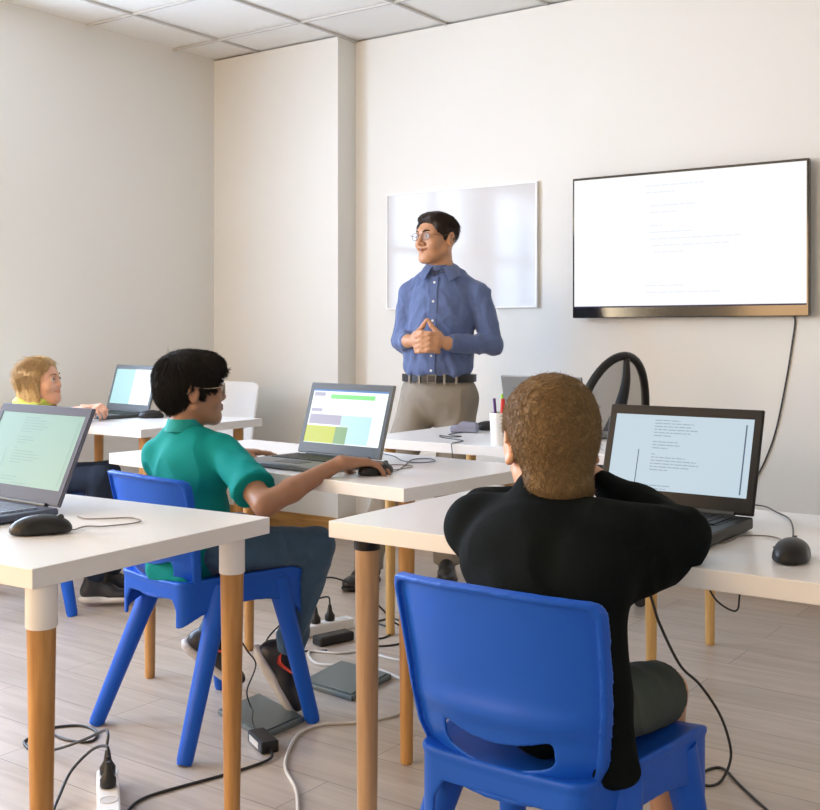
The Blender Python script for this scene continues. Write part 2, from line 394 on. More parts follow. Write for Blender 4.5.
def strands(V, Q, f, n, length, flow, r=.0006, seed=1, lift=.25, seg=4, curl=0, keep=None, grav=0, rnd=.16):
    """many thin tapered hairs rooted on a hair surface; flow(p_local, n_local)->direction"""
    rs = np.random.RandomState(seed); N = normals(V, Q); ii = rs.randint(0, len(V), n)
    P = f.inv(V[ii]); Nn = N[ii] @ f.R
    if keep is not None: k = keep(P); P, Nn = P[k], Nn[k]
    n = len(P); D = flow(P, Nn) + rs.randn(n, 3) * rnd
    D -= (D * Nn).sum(1, keepdims=True) * Nn * .85; D /= np.linalg.norm(D, axis=1, keepdims=True) + 1e-9
    D = D + Nn * lift; D /= np.linalg.norm(D, axis=1, keepdims=True)
    L = length * rs.uniform(.6, 1.15, (n, 1)); side = np.cross(D, Nn); side /= np.linalg.norm(side, axis=1, keepdims=True) + 1e-9; up = np.cross(side, D)
    rings = []
    P = P - Nn * .0012
    for k in range(seg + 1):
        t = k / seg; c = P + D * L * t - Nn * L * (lift * .7) * t * t + np.array([0, 0, -grav]) * t * t + side * curl * math.sin(t * 5)
        rad = r * (1 - t) ** .6 + 1e-5
        for a in (90, 210, 330): rings.append(c + side * rad * math.cos(R(a)) * 1.6 + up * rad * math.sin(R(a)))
    A = np.stack(rings, 1); m = A.shape[1]; base = (np.arange(n) * m)[:, None, None]
    q = np.array([[k * 3 + j, k * 3 + (j + 1) % 3, k * 3 + 3 + (j + 1) % 3, k * 3 + 3 + j] for k in range(seg) for j in range(3)])
    return f.arr(A.reshape(-1, 3)), (base + q[None]).reshape(-1, 4)
def hand(vol, w, Rm, s=1, side=1, curl=(20, 25, 20), spread=1, thumb=(40, -15), thumb_curl=15, k=.006, curls=None):
    """w wrist; Rm columns: x towards thumb, y along fingers, z back of the hand"""
    f = Fr(w, Rm, s)
    for i, x in enumerate((.028, .009, -.010, -.027)):
        vol.cap(f(x * .55, .005, 0), f(x, .080 - .004 * abs(i - 1), 0), .0145 * s, .0105 * s, .014 * s)
    vol.cap(f(.014, .018, -.006), f(-.014, .03, -.006), .013 * s, .012 * s, .012 * s)
    Ls = ((.040, .025, .020), (.045, .028, .021), (.041, .026, .020), (.032, .020, .018))
    for i, x in enumerate((.028, .009, -.010, -.027)):
        cu = curls[i] if curls else curl; p = f(x, .082 - .005 * abs(i - 1.2), 0); a = 0; yw = -(x - .0) * 5 * spread
        rr = (.0092, .0085, .0078, .0068) if i < 3 else (.0080, .0073, .0068, .006)
        for j in range(3):
            a += R(cu[j]); d = Rm @ np.array([-math.sin(yw) * math.cos(a), math.cos(yw) * math.cos(a), -math.sin(a)])
            q = p + d * Ls[i][j] * s; vol.cap(p, q, rr[j] * s, rr[j + 1] * s, (k if j else .009) * s * .8); p = q
    p = f(.020, .018, -.006); a1, a2 = R(thumb[0]), R(thumb[1])
    d = Rm @ np.array([math.sin(a1) * math.cos(a2), math.cos(a1) * math.cos(a2), math.sin(a2)]); q = p + d * .045 * s
    vol.cap(p, q, .0135 * s, .0105 * s, .014 * s)
    for L, r1, r2 in ((.032, .0100, .0088), (.024, .0090, .0072)):
        a1 -= R(thumb_curl); d = Rm @ np.array([math.sin(a1) * math.cos(a2), math.cos(a1) * math.cos(a2), math.sin(a2)])
        p = q; q = p + d * L * s; vol.cap(p, q, r1 * s, r2 * s, .005 * s)
def frame(y, z):
    y = np.array(y, float); y /= np.linalg.norm(y); z = np.array(z, float); z -= y * (z @ y); z /= np.linalg.norm(z)
    return np.stack([np.cross(y, z), y, z], 1)
def body(vol, J, s=1, k=.03, arms=True, legs=True, fat=0):
    """J: dict of joints in the person's own frame"""
    a = lambda n: np.array(J[n], float)
    vol.cap(a('pelvis'), a('belly'), .100 * s, .098 * s, k); vol.cap(a('belly'), a('chest'), .098 * s, .105 * s, k)
    vol.cap(a('shoulder_r'), a('shoulder_l'), .052 * s, None, k); vol.cap(a('chest'), a('neck'), .09 * s, .05 * s, k)
    for q in 'rl':
        vol.cap(a('pelvis'), a('hip_' + q), .08 * s, .078 * s, k)
        if arms:
            vol.cap(a('shoulder_' + q), a('elbow_' + q), .047 * s, .037 * s, k); vol.cap(a('elbow_' + q), a('wrist_' + q), .038 * s, .026 * s, .01)
        if legs:
            vol.cap(a('hip_' + q), a('knee_' + q), .076 * s, .050 * s, k); vol.cap(a('knee_' + q), a('ankle_' + q), .054 * s, .034 * s, .02)
def shoe(ankle, toe_dir, s=1, up=(0, 0, 1), parent=None, brand=None, m=('darkshoe', 'sole', 'swoosh'), label=None, ls=1):
    """sole origin under the ankle; returns the shoe part with its sole and mark"""
    Rm = frame(toe_dir, up); f = Fr(ankle, Rm, s)
    lo = f.o - .3 * s; hi = f.o + .3 * s
    v = Vol(lo, hi, .0045)
    v.cap(f(0, -.035, -.050), f(0, .060, -.058), .036 * s, .034 * s, .03).ell(f(0, .115, -.066), np.array((.043, .070, .028)) * s, Rm, .03)
    v.cap(f(0, -.030, -.045), f(0, -.018, .006), .036 * s, .038 * s, .02).cap(f(0, .0, -.02), f(0, .07, -.045), .034 * s, .028 * s, .02)
    v.cut(-Rm[:, 2], -(f(0, 0, -.085) @ Rm[:, 2])); V, Q = v.mesh(); V = relax(V, Q, 1)
    o = qmesh('shoe', [(V, Q, 0)], [M[m[0]]], parent)
    if label: o['label'] = label
    v = Vol(lo, hi, .0045); v.ell(f(0, .100, -.085), np.array((.049, .090, .017)) * s, Rm, .01).ell(f(0, -.020, -.082), np.array((.042, .062, .020)) * s, Rm, .03).cap(f(0, -.03, -.086), f(0, .12, -.086), .034 * s, None, .02)
    v.cut(-Rm[:, 2], -(f(0, 0, -.100) @ Rm[:, 2])); v.cut(Rm[:, 2], f(0, 0, -.068) @ Rm[:, 2]); V, Q = v.mesh()
    so = qmesh('sole', [(V, Q, 0)], [M[m[1]]], o)
    lc = MB()
    for i in range(4): lc.tube([f(-.018, .015 + .016 * i, -.006 - .008 * i), f(0, .018 + .016 * i, .003 - .008 * i), f(.018, .015 + .016 * i, -.006 - .008 * i)], .0022, 5)
    qmesh('laces', [mbpart(lc)], [M['grey_plastic']], o)
    if brand:
        q = brand; sw = MB()
        out = [(-.052, -.020), (-.046, -.040), (-.030, -.052), (-.010, -.046), (.058, -.012), (-.008, -.034), (-.026, -.038), (-.038, -.032)]
        P = [f(q * (.0405 + .004 * (1 - ((y + .01) / .06) ** 2)), y + .03, z + .012) for y, z in out]
        P2 = [p + Rm[:, 0] * q * .004 * s for p in P]; n = len(P)
        P = [p - Rm[:, 0] * q * .006 * s for p in P]
        tris = [(0, 1, 7), (1, 6, 7), (1, 2, 6), (2, 5, 6), (2, 3, 5), (3, 4, 5)]
        sw.add(P + P2, [t for t in tris] + [tuple(n + i for i in t)[::-1] for t in tris] + [(i, (i + 1) % n, n + (i + 1) % n, n + i) for i in range(n)])
        qmesh('emblem', [mbpart(sw)], [M[m[2]]], o)
    return o
def garment(name, v, m, parent, amp=0, fr=(1, 1, 1), seed=0, extra=(), it=1):
    V, Q = v.mesh(); V = relax(V, Q, it)
    if amp: V = wrinkle(V, Q, amp, fr, seed)
    return qmesh(name, [(V, Q, 0)] + list(extra), m if isinstance(m, list) else [m], parent)
def person(name, vols, f, skin, loc, rz, label, gaze, brow, hairm, child=0, smile=0):
    parts = []
    for i, v in enumerate(vols):
        V, Q = v.mesh(); V = relax(V, Q, 1, .35)
        parts.append((V, Q, lipmask(f, V, Q).astype(int) if i == 0 else 0))
    parts += face_parts(f, gaze, brow, child, 2, 3, 4)
    if smile:   # parted line of the smiling mouth, lying on the face surface
        Lc = f.inv(parts[0][0]); pts = []
        for x in np.linspace(-.029, .029, 11):
            z = -.0592 + .011 * (abs(x) / .029) ** 1.6; m = (np.abs(Lc[:, 0] - x) < .004) & (np.abs(Lc[:, 2] - z) < .004) & (Lc[:, 1] > 0)
            pts.append((x, Lc[m][:, 1].max() + .0002, z))
        tb = MB().tube(pts, [.0010, .0021, .0010], 6); parts.append((f.arr(np.array(tb.v)), tb.f, 5))
    o = qmesh(name, parts, [M['skin_' + skin], M['lip_' + skin], M['sclera'], M['iris'], M[hairm], M['mouth_line']])
    o.location = loc; o.rotation_euler = (0, 0, rz); tag(o, label, 'person'); return o
def spectacles(f, parent, frame_m, w=.021, h=.016, r=.0012, temple=True, y=.101, z=0.0, square=0):
    mb = MB(); s = f.s
    def sup(a, e): return math.copysign(abs(math.cos(a)) ** e, math.cos(a)), math.copysign(abs(math.sin(a)) ** e, math.sin(a))
    e = .55 if square else .85
    for q in (-1, 1):
        ring = []
        for i in range(25):
            cx, cz = sup(2 * math.pi * i / 24, e); ring.append(f(q * (.033 + cx * w), y - .004 * (1 + cx) * .8, z + cz * h))
        mb.tube(ring, r * s, 6, 0, smooth=False)
        if temple: mb.tube([f(q * (.033 + w), y - .007, z + h * .45), f(q * .070, y - .012, z + h * .45), f(q * .078, .04, z + .006), f(q * .082, -.010, z + .010), f(q * .082, -.030, z - .008)], r * .95 * s, 6)
    mb.tube([f(-.033 + w * .93, y, z + h * .3), f(0, y + .003, z + h * .5), f(.033 - w * .93, y, z + h * .3)], r * s, 6)
    o = qmesh('glasses', [mbpart(mb)], [M[frame_m]], parent)
    g = MB()
    for q in (-1, 1):
        pts = []
        for i in range(24):
            cx, cz = sup(2 * math.pi * i / 24, e); pts.append((q * (.033 + cx * w * .97), cz * h * .97))
        n = 24; V = [f(px, y - .0035, z + pz) for px, pz in pts] + [f(px, y - .0025, z + pz) for px, pz in pts]
        g.add(V, [tuple(range(n)), tuple(range(n, 2 * n))[::-1]] + [(i, (i + 1) % n, n + (i + 1) % n, n + i) for i in range(n)])
    qmesh('lens', [mbpart(g)], [M['lens']], o)
    return o
M['mouth_line'] = mat('mouth_line', (.16, .045, .035), .5)
m = mat('spectacle_lens', (.9, .95, 1), .05, alpha=.05, spec=.15); M['lens'] = m
M['wire'] = mat('dark_metal_wire', (.12, .10, .09), .3, metal=.8)
M['beige_frame'] = mat('beige_plastic_frame', (.42, .33, .25), .35)
# ------------------------------------------------------------------ the room
CEIL = 2.74; XL = -4.77; XR = 2.4; YF = -2.2; YB = 4.83; YP = 4.675; XP = -3.818
def wallbox(name, x0, x1, y0, y1, z0=0, z1=CEIL, m='wall', par=None):
    return struct(MB().box(((x0 + x1) / 2, (y0 + y1) / 2, (z0 + z1) / 2), (x1 - x0, y1 - y0, z1 - z0)).build(name, M[m], par))
struct(MB().box((-1.2, 1.3, -.05), (7.6, 7.5, .1)).build('floor', M['floor']))
cl = struct(MB().box((-1.2, 1.3, CEIL + .06), (7.6, 7.5, .1)).build('ceiling', M['ceiling']))
g = MB()
for k in range(-1, 13):
    x = -4.41 + .6 * k
    if XL < x < XR: g.box((x, (YF + YB) / 2, CEIL + .003), (.013, YB - YF, .012))
for k in range(-1, 12):
    y = 4.356 - .605 * k
    if YF < y < YB: g.box(((XL + XR) / 2, y, CEIL + .002), (XR - XL, .013, .012))
struct(g.build('trim_1', M['grid'])); 
# back wall, its projecting part on the left
wallbox('wall_back', XP, XR, YB, YB + .15); wallbox('wall_back_projection', XL - .15, XP, YP, YB + .15)
wallbox('wall_right', XR, XR + .15, YF - .15, YB + .15)
# a wall with window openings
def wall_win(name, axis, at_, a0, a1, wins, t=.15, sgn=-1):
    mb = MB()
    def bx(u0, u1, z0, z1):
        if axis == 'y': mb.box((at_ + sgn * t / 2, (u0 + u1) / 2, (z0 + z1) / 2), (t, u1 - u0, z1 - z0))
        else: mb.box(((u0 + u1) / 2, at_ + sgn * t / 2, (z0 + z1) / 2), (u1 - u0, t, z1 - z0))
    u = a0
    for c, ww, z0, z1 in sorted(wins):
        bx(u, c - ww / 2, 0, CEIL + .05); bx(c - ww / 2, c + ww / 2, 0, z0); bx(c - ww / 2, c + ww / 2, z1, CEIL + .05); u = c + ww / 2
    bx(u, a1, 0, CEIL + .05); struct(mb.build(name, M['wall']))
WL = [(2.55, 1.2, 1.0, 2.35), (1.1, 1.2, 1.0, 2.35), (-.6, 1.3, 1.0, 2.35)]
WF = [(-3.1, 1.9, .85, 2.3), (.2, 1.2, .85, 2.3)]
wall_win('wall_left', 'y', XL, YF - .15, YB + .15, WL); wall_win('wall_front', 'x', YF, XL, XR, WF)
M['frame'] = mat('window_frame_white', (.8, .8, .78), .4)
nw = 0
for axis, at_, W in (('y', XL - .07, WL), ('x', YF - .07, WF)):
    for c, ww, z0, z1 in W:
        nw += 1; mb = MB()
        def bx(u0, u1, za, zb, d=.05):
            if axis == 'y': mb.box((at_, (u0 + u1) / 2, (za + zb) / 2), (d, u1 - u0, zb - za))
            else: mb.box(((u0 + u1) / 2, at_, (za + zb) / 2), (u1 - u0, d, zb - za))
        a, b = c - ww / 2, c + ww / 2
        bx(a, a + .05, z0, z1); bx(b - .05, b, z0, z1); bx(a + .05, b - .05, z0, z0 + .05); bx(a + .05, b - .05, z1 - .05, z1); bx(c - .03, c + .03, z0 + .05, z1 - .05); bx(a + .05, c - .03, 1.72, 1.77, .04); bx(c + .03, b - .05, 1.72, 1.77, .04)
        struct(mb.build('window_%d' % nw, M['frame']))
# skirting boards
def skirt(name, x0, x1, y0, y1): struct(MB().box(((x0 + x1) / 2, (y0 + y1) / 2, .055), (x1 - x0, y1 - y0, .11)).build(name, M['skirting'], bevel=.002))
skirt('baseboard_left', XL, XL + .014, YF, YP); skirt('baseboard_back', XP + .014, XR, YB - .014, YB)
skirt('baseboard_back_projection', XL + .014, XP + .014, YP - .014, YP); skirt('baseboard_return', XP, XP + .014, YP, YB)

# ------------------------------------------------------------------ wall furniture
wb = tag(MB().box((-3.125, YB - .008, 1.56), (.922, .014, .618)).build('whiteboard', M['whiteboard'], bevel=.002), 'plain glossy whiteboard panel mounted on the back wall behind the teacher', 'whiteboard')
fm = MB()
for x in (-3.586, -2.664): fm.box((x, YB - .010, 1.56), (.008, .02, .626))
for z in (1.251, 1.869): fm.box((-3.125, YB - .010, z), (.914, .02, .008))
fm.build('frame', M['white_plastic'], wb)

def emis(name, col, s):
    m = bpy.data.materials.new(name); m.use_nodes = True; N = m.node_tree.nodes; b = N['Principled BSDF']
    b.inputs['Base Color'].default_value = (.02, .02, .02, 1); b.inputs['Roughness'].default_value = .30; b.inputs['Specular IOR Level'].default_value = .15
    b.inputs['Emission Color'].default_value = (*col, 1); b.inputs['Emission Strength'].default_value = s; return m
def text_rows(mb, x0, z0, rows, ch, lead, mi, seed=3, y=-.0006):
    """rows of word-length dashes: blurred, unreadable code lines"""
    rs = random.Random(seed)
    for i, (ind, ln) in enumerate(rows):
        x = x0 + ind; e = x + ln; z = z0 - i * lead
        while x < e - .002:
            wl = min(rs.uniform(2.5, 8) * ch, e - x); mb.add([(x, y, z), (x + wl, y, z), (x + wl, y, z + ch * .9), (x, y, z + ch * .9)], [(0, 1, 2, 3)], mi); x += wl + ch * .8
# wall screen
tw, th = 1.108, .668; tv = empty('wall_television', (-1.883, 4.775, 1.191), 0, 'large flat wall screen glowing white with faint code lines', 'television')
def tvbox(c, d, n, m, bv=.004, par=None): return MB().box(c, d).build(n, M[m], par or tv, bevel=bv)
tvbox((0, 0, th / 2), (tw, .032, th), 'casing', 'black_gloss'); tvbox((0, .034, th / 2), (.42, .036, .40), 'wall_mount', 'black_plastic')
M['tv_white'] = emis('tv_screen_glow', (.97, .985, 1), .80); M['tv_text'] = emis('tv_screen_text', (.86, .90, .96), .76); M['tv_bar'] = emis('tv_blue_line', (.02, .02, .12), .35)
s_ = MB(); sx, z0, z1 = tw / 2 - .010, .048, th - .012
s_.add([(-sx, 0, z0), (sx, 0, z0), (sx, 0, z1), (-sx, 0, z1)], [(0, 1, 2, 3)])
s_.add([(-sx, -.0005, z0), (sx, -.0005, z0), (sx, -.0005, z0 + .007), (-sx, -.0005, z0 + .007)], [(0, 1, 2, 3)], 2)
text_rows(s_, -.18, .60, [(.0, .28), (0, .14), (0, 0), (.02, .22), (.02, .13), (0, 0), (.02, .06), (.02, .20), (.02, .42), (.03, .36), (.04, .14), (0, 0), (0, 0), (0, 0), (0, 0), (0, .18), (0, .36)], .007, .0305, 1)
o = s_.build('display', [M['tv_white'], M['tv_text'], M['tv_bar']], tv); o.location = (0, -.0168, 0)
tag(MB().tube([(-1.432, 4.79, 1.225), (-1.407, 4.822, 1.184), (-1.420, 4.824, 1.068), (-1.448, 4.824, .895), (-1.488, 4.824, .70), (-1.534, 4.824, .566), (-1.60, 4.822, .42), (-1.66, 4.812, .20), (-1.68, 4.80, .05), (-1.66, 4.76, .006), (-1.60, 4.72, .005)], .0038, 6).build('power_cable', M['rubber'], smooth=True), 'thin black cable hanging down the wall from the large screen', 'cable')

# ------------------------------------------------------------------ desks
def desk(loc, rz, L, D, label, legs, lm='bamboo', rt=.0245, rb=.014, cap_=None, caph=.075, group=None, z=.735, top='white_top'):
    """origin: front right corner of the top, at the floor"""
    t = empty('desk', (*loc, 0), rz, label, 'desk')
    MB().box((-L / 2, D / 2, z - .017), (L, D, .034)).build('desktop', M[top], t, bevel=.0015)
    for (x, y) in legs:
        zz = z - .034; zc = zz - (caph if cap_ else .004); mb = MB()
        mb.lathe([(rb * .85, 0), (rb, .006), (rb, .01), (rt - .0012, zc)], 28); lg = mb.build('leg', M[lm], t, smooth=True, loc=(x, y, 0))
        if cap_: MB().lathe([(rt, zc), (rt + .0012, zc + .002), (rt + .0012, zz)], 28).build('adaptor', M[cap_], lg, smooth=True)
        else: MB().lathe([(rt + .006, zc - .002), (rt + .006, zz)], 24).build('mounting_plate', M['grey_plastic'], lg, smooth=True)
    return t
desk((-1.545, 1.106), R(3.1), 1.20, .602, 'white desk nearest the left edge, with white collars on its wooden legs', [(-.033, .045), (-.045, .535), (-1.16, .045), (-1.16, .555)], 'bamboo', .0252, .0145, 'white_top')
desk((-1.595, 2.21), R(-5), 1.25, .60, 'white desk in the middle under the laptop with a colourful screen', [(-.09, .115), (-1.19, .115), (-.07, .53), (-1.18, .53)], 'bamboo', .0235, .0165)
desk((-.25, 1.745), 0, 1.20, .655, 'white desk at right, with a black collar on its thick pale leg', [(-1.136, .047), (-1.130, .590), (-.07, .06), (-.07, .59)], 'beech', .0262, .0195, 'black_plastic', .024)
desk((-3.425, 2.955), 0, 1.15, .70, 'white desk against the left wall in front of the girl', [(-.07, .08), (-.07, .62), (-1.03, .62), (-1.03, .08)], 'bamboo', .025, .017)
desk((-1.33, 3.205), 0, 1.19, .75, 'white teacher desk at the back holding the pen cup', [(-1.11, .09), (-.08, .09), (-.095, .65), (-1.11, .65)], 'pine', .0225, .0165)

# ------------------------------------------------------------------ blue one-piece school chairs
def sheet_back():
    v = Vol((-.215, -.29, .37), (.215, -.08, .765), .0028)
    def fn(x, y, z):
        zz = np.array([.37, .40, .43, .48, .55, .62, .70, .77]); w_ = np.interp(z, zz, [.118, .136, .151, .170, .180, .185, .188, .188])
        y0 = np.interp(z, zz, [-.160, -.166, -.172, -.186, -.196, -.208, -.226, -.242])
        a = np.clip(np.abs(x) / w_, 0, 1.1); ys = y0 + .048 * a ** 2.4 - .010 * np.exp(-((z - .535) / .022) ** 2) * np.clip(1 - a ** 4, 0, 1)
        zt = .738 - .010 * a ** 2; zb = .395 + .030 * a ** 3
        o = -smin(-(np.abs(x) - w_), -smin(-(z - zt), -(zb - z), .01) * 1.0, .035)
        o = -smin(-(np.abs(x) - w_), -(z - zt), .022); o = -smin(-o, -(zb - z), .03)
        sheet = np.abs(y - ys) - .0033
        rimz = np.maximum(np.abs(y - ys + .007) - .0100, np.abs(o + .0045) - .0045 + 0 * y)
        d = smin(np.maximum(sheet, o), rimz, .006)
        sc = .487 - .020 * (1 - np.clip(np.abs(x) / .098, 0, 1.3) ** 2); sl = -smin(-(np.abs(x) - .098), -(np.abs(z - sc) - .0195), .016)
        return -smin(-d, sl + 0 * y, .004)
    v._r(v.lo, v.lo + v.h * v.n, 0, fn, 0); return v.mesh()
def sheet_seat():
    v = Vol((-.235, -.215, .30), (.235, .25, .475), .0030)
    def fn(x, y, z):
        yy = np.array([-.22, -.17, -.08, .05, .15, .25]); w_ = np.interp(y, yy, [.140, .150, .166, .182, .190, .192])
        o = -smin(-(np.abs(x) - w_), -(y - .222), .05); o = -smin(-o, -(-.182 - y), .03)
        a = np.clip(np.abs(x) / w_, 0, 1); zs = .449 - .014 * (1 - a * a) * np.clip(1 - (y / .22) ** 2, 0, 1) - .022 * np.clip((y - .15) / .07, 0, 1.2) ** 2
        dep = .072 + .055 * np.clip(np.abs(y - .01) / .20, 0, 1.1) ** 2.5
        dep = np.where(np.abs(x) < w_ - .03, .045 + 1.6 * np.clip(np.abs(x) - .10, 0, 1), dep)
        top = np.maximum(np.abs(z - zs) - .0038, o); sk = np.maximum(np.maximum(z - zs, zs - dep - z), np.abs(o + .004) - .004)
        return smin(top, sk, .010)
    v._r(v.lo, v.lo + v.h * v.n, 0, fn, 0); return v.mesh()
def build_chair(label, loc, rz, group):
    t = empty('school_chair', (*loc, 0), rz, label, 'chair', group)
    for n_, fn in (('backrest', sheet_back), ('seat', sheet_seat)):
        V, Q = fn(); V = relax(V, Q, 3, .5); qmesh(n_, [(V, Q, 0)], [M['blue']], t)
    for q in (-1, 1):
        for y0, y1 in ((-.055, -.222), (.135, .222)):
            a = Vector((q * (.152 if y0 < 0 else .160), y0, .425)); b = Vector((q * .216, y1, 0)); mb = MB()
            mb.tube([a, a.lerp(b, .3), a.lerp(b, .97), b], [.034, .029, .024, .0210, .0195], 20, smooth=False)
            mb.v = [(x, y, max(z, 0)) for x, y, z in mb.v]; mb.build('leg', M['blue'], t, smooth=True)
    return t
chair0 = build_chair('blue plastic school chair with a smile-shaped slot, nearest the camera', (-.880, 1.650), R(-1), 'blue school chairs')
def chair_copy(label, loc, rz):
    r = chair0.copy(); COL.objects.link(r); r.location = (*loc, 0); r.rotation_euler = (0, 0, rz); r['label'] = label
    for c in chair0.children:
        d = c.copy(); COL.objects.link(d); d.parent = r
    return r
chair_copy('blue plastic school chair under the boy in the teal polo shirt', (-2.318, 2.235), R(-8))
chair_copy('blue plastic school chair behind the left desk, under the blond girl', (-3.93, 2.80), R(-50))

# white chair behind the far left desk
wc = empty('white_chair', (-4.31, 4.16, 0), R(180), 'white plastic chair standing behind the far left desk by the wall', 'chair')
MB().grid(lambda u, v: ((u - .5) * (.40 + .02 * v), -.18 - .07 * v + .05 * abs(2 * u - 1) ** 3, .45 + .40 * v - (.03 * abs(2 * u - 1) ** 8 if v > .95 else 0)), 16, 12, 0, .012).build('backrest', M['wchair'], wc, smooth=True, bevel=.003)
MB().grid(lambda u, v: ((u - .5) * .40, -.19 + .40 * v, .45 - .015 * math.sin(math.pi * v) + .01 * abs(2 * u - 1) ** 3), 12, 12, 0, .012).build('seat', M['wchair'], wc, smooth=True)
for q in (-1, 1):
    for y in (-1, 1): MB().tube([(q * .16, y * .14, .445), (q * .19, y * .20, 0)], .012, 12, smooth=False).build('leg', M['wchair'], wc, smooth=True)

# swivel office chair behind the teacher desk
oc = empty('office_chair', (-2.14, 4.13, 0), R(72), 'black office swivel chair with an oval mesh back by the wall', 'chair')
M['mesh'] = mat('grey_back_mesh', (.16, .145, .13), .8, alpha=.62)
def bp(a, r=1.0): # oval back outline, leaning rearward; local front is +y
    x = math.sin(a) * .190 * r; zz = math.cos(a) * .285 * r; x *= (1 + .10 * zz); return Vector((x, -.285 - zz * .12 + .9 * x * x, .745 + zz))
loop = [bp(2 * math.pi * i / 48) for i in range(49)]
MB().tube(loop, .017, 12, smooth=False, cap=False).build('back_frame', M['black_plastic'], oc, smooth=True)
mm = MB(); V = [bp(0, 0)] + [bp(2 * math.pi * i / 48, r) for r in (.25, .5, .75, .97) for i in range(48)]
mm.add(V, [(0, 1 + i, 1 + (i + 1) % 48) for i in range(48)] + [(1 + k * 48 + i, 1 + k * 48 + (i + 1) % 48, 49 + k * 48 + (i + 1) % 48, 49 + k * 48 + i) for k in range(3) for i in range(48)])
mm.build('back_mesh', M['mesh'], oc, smooth=True)
MB().tube([(0, -.330, 1.02), (0, -.325, .92), (0, -.285, .80), (0, -.22, .68), (0, -.16, .52), (0, -.08, .42)], [.012, .018, .026, .032, .034, .03], 12, flat=1.0).build('spine', M['black_plastic'], oc, smooth=True)
v = Vol((-.28, -.28, .40), (.28, .28, .54), .008); v.ell((0, 0, .47), (.25, .24, .04), None, .02).cap((-.12, .1, .47), (.12, .1, .47), .03, None, .06)
garment('seat', v, M['leather'], oc)
MB().lathe([(.028, .10), (.028, .26), (.02, .262), (.02, .42)], 20).build('gas_column', M['black_plastic'], oc, smooth=True)
for i in range(5):
    a = R(72 * i + 20); d = Vector((math.cos(a), math.sin(a), 0)); arm = MB().tube([d * .02 + Vector((0, 0, .105)), d * .16 + Vector((0, 0, .10)), d * .30 + Vector((0, 0, .075))], [.022, .018, .014], 10); ao = arm.build('base_arm', M['chrome'], oc, smooth=True)
    cs = MB(); p = d * .30
    for q in (-1, 1):
        s0 = Vector((-d.y, d.x, 0)) * .016 * q; cs.tube([p + s0 * .4 + Vector((0, 0, .027)), p + s0 * 1.3 + Vector((0, 0, .027))], .027, 18, smooth=False)
    cs.tube([p + Vector((0, 0, .03)), p + Vector((0, 0, .07))], .012, 10, smooth=False); cs.build('caster', M['black_gloss'], ao, smooth=True)

# ------------------------------------------------------------------ laptops, mice, things on desks
def laptop(label, loc, rz, shell, bez, keym, tilt, disp, lw=.345, ld=.240, lh=.222, deck=None, Z=.0175):
    """origin: middle of the hinge edge on the desk; base runs to -y"""
    t = empty('laptop', loc, rz, label, 'laptop')
    MB().box((0, -ld / 2, Z / 2 + .0015), (lw, ld, Z - .003)).build('base', M[shell], t, bevel=.004)
    for x in (-.14, .14): MB().box((x, -.02, .001), (.03, .012, .003)).build('foot', M['black_plastic'], t)
    MB().box((0, -.075 - .004, Z + .0003), (lw - .045, .108, .001)).build('keyboard_tray', M['black_plastic'] if not deck else M[deck], t)
    kb = MB(); kw = (lw - .055) / 15
    for r in range(6):
        x = -(lw - .055) / 2; row = 0
        while x < (lw - .055) / 2 - .001:
            ww = kw * (5 if (r == 0 and 3 <= row < 4) else 1)
            ww = min(ww, (lw - .055) / 2 - x); kb.box((x + ww / 2, -.125 + r * .0172, Z + .0018), (ww - .0028, .0142, .0022)); x += ww; row += 1
    kb.build('keys', M[keym], t)
    MB().box((0, -.185, Z + .0004), (.10, .055, .001)).build('touchpad', M['grey_plastic'], t)
    hb = MB()
    hb.tube([(-.13, 0, 0), (.13, 0, 0)], .0055, 10, smooth=False)
    lm_ = MB().box((0, .004, lh / 2), (lw, .007, lh)); lo = lm_.build('lid', M[shell], t, bevel=.003); lo.location = (0, -.002, Z + .002); lo.rotation_euler = (R(-tilt), 0, 0)
    hb.build('hinge', M['grey_plastic'], lo, smooth=True)
    b = MB(); bw = .014; top_ = .018; bot = .030
    xs, zs = lw / 2 - .003, lh - .003
    b.box((0, -.0002, zs - top_ / 2), (xs * 2, .0024, top_)); b.box((0, -.0002, .003 + bot / 2), (xs * 2, .0024, bot))
    for q in (-1, 1): b.box((q * (xs - bw / 2), -.0002, (bot + zs - top_ + .003) / 2), (bw, .0024, zs - top_ - bot - .003))
    b.build('bezel', M[bez], lo)
    d = MB(); x1 = xs - bw; za, zb = bot + .003, zs - top_
    d.add([(-x1, 0, za), (x1, 0, za), (x1, 0, zb), (-x1, 0, zb)], [(0, 1, 2, 3)]); mats = disp(d, x1, za, zb)
    do = d.build('screen', mats, lo); do.location = (0, 0, 0)
    return t
def rect(d, x0, x1, z0, z1, mi, y=-.0005): d.add([(x0, y, z0), (x1, y, z0), (x1, y, z1), (x0, y, z1)], [(0, 1, 2, 3)], mi)
CODE = [(0, .055), (.0, .085), (.0, .080), (.0, .095), (.0, .080), (0, .04), (0, 0), (0, .055), (0, .06), (0, .035), (0, 0), (0, .012), (0, .075), (0, .10), (0, .105), (0, .085), (0, .04), (0, 0), (0, 0), (0, 0), (0, 0), (-.01, .06), (-.01, .05), (.03, .06)]
def code_screen(bgm, txm, dark):
    def fn(d, x1, za, zb):
        text_rows(d, -.06, zb - .012, CODE, .0024, .0066, 1, 5)
        rect(d, x1 - .016, x1 - .013, za + .006, zb - .012, 2); rect(d, -.062 - .028, -.060 - .028, za + .002, za + .085, 2)
        return [M[bgm], M[txm], M[dark]]
    return fn
M['scr_green'] = emis('screen_pale_green', (.44, .74, .60), .50); M['scr_green_t'] = emis('screen_green_text', (.30, .50, .43), .60); M['scr_green_d'] = emis('screen_green_line', (.38, .62, .55), .5)
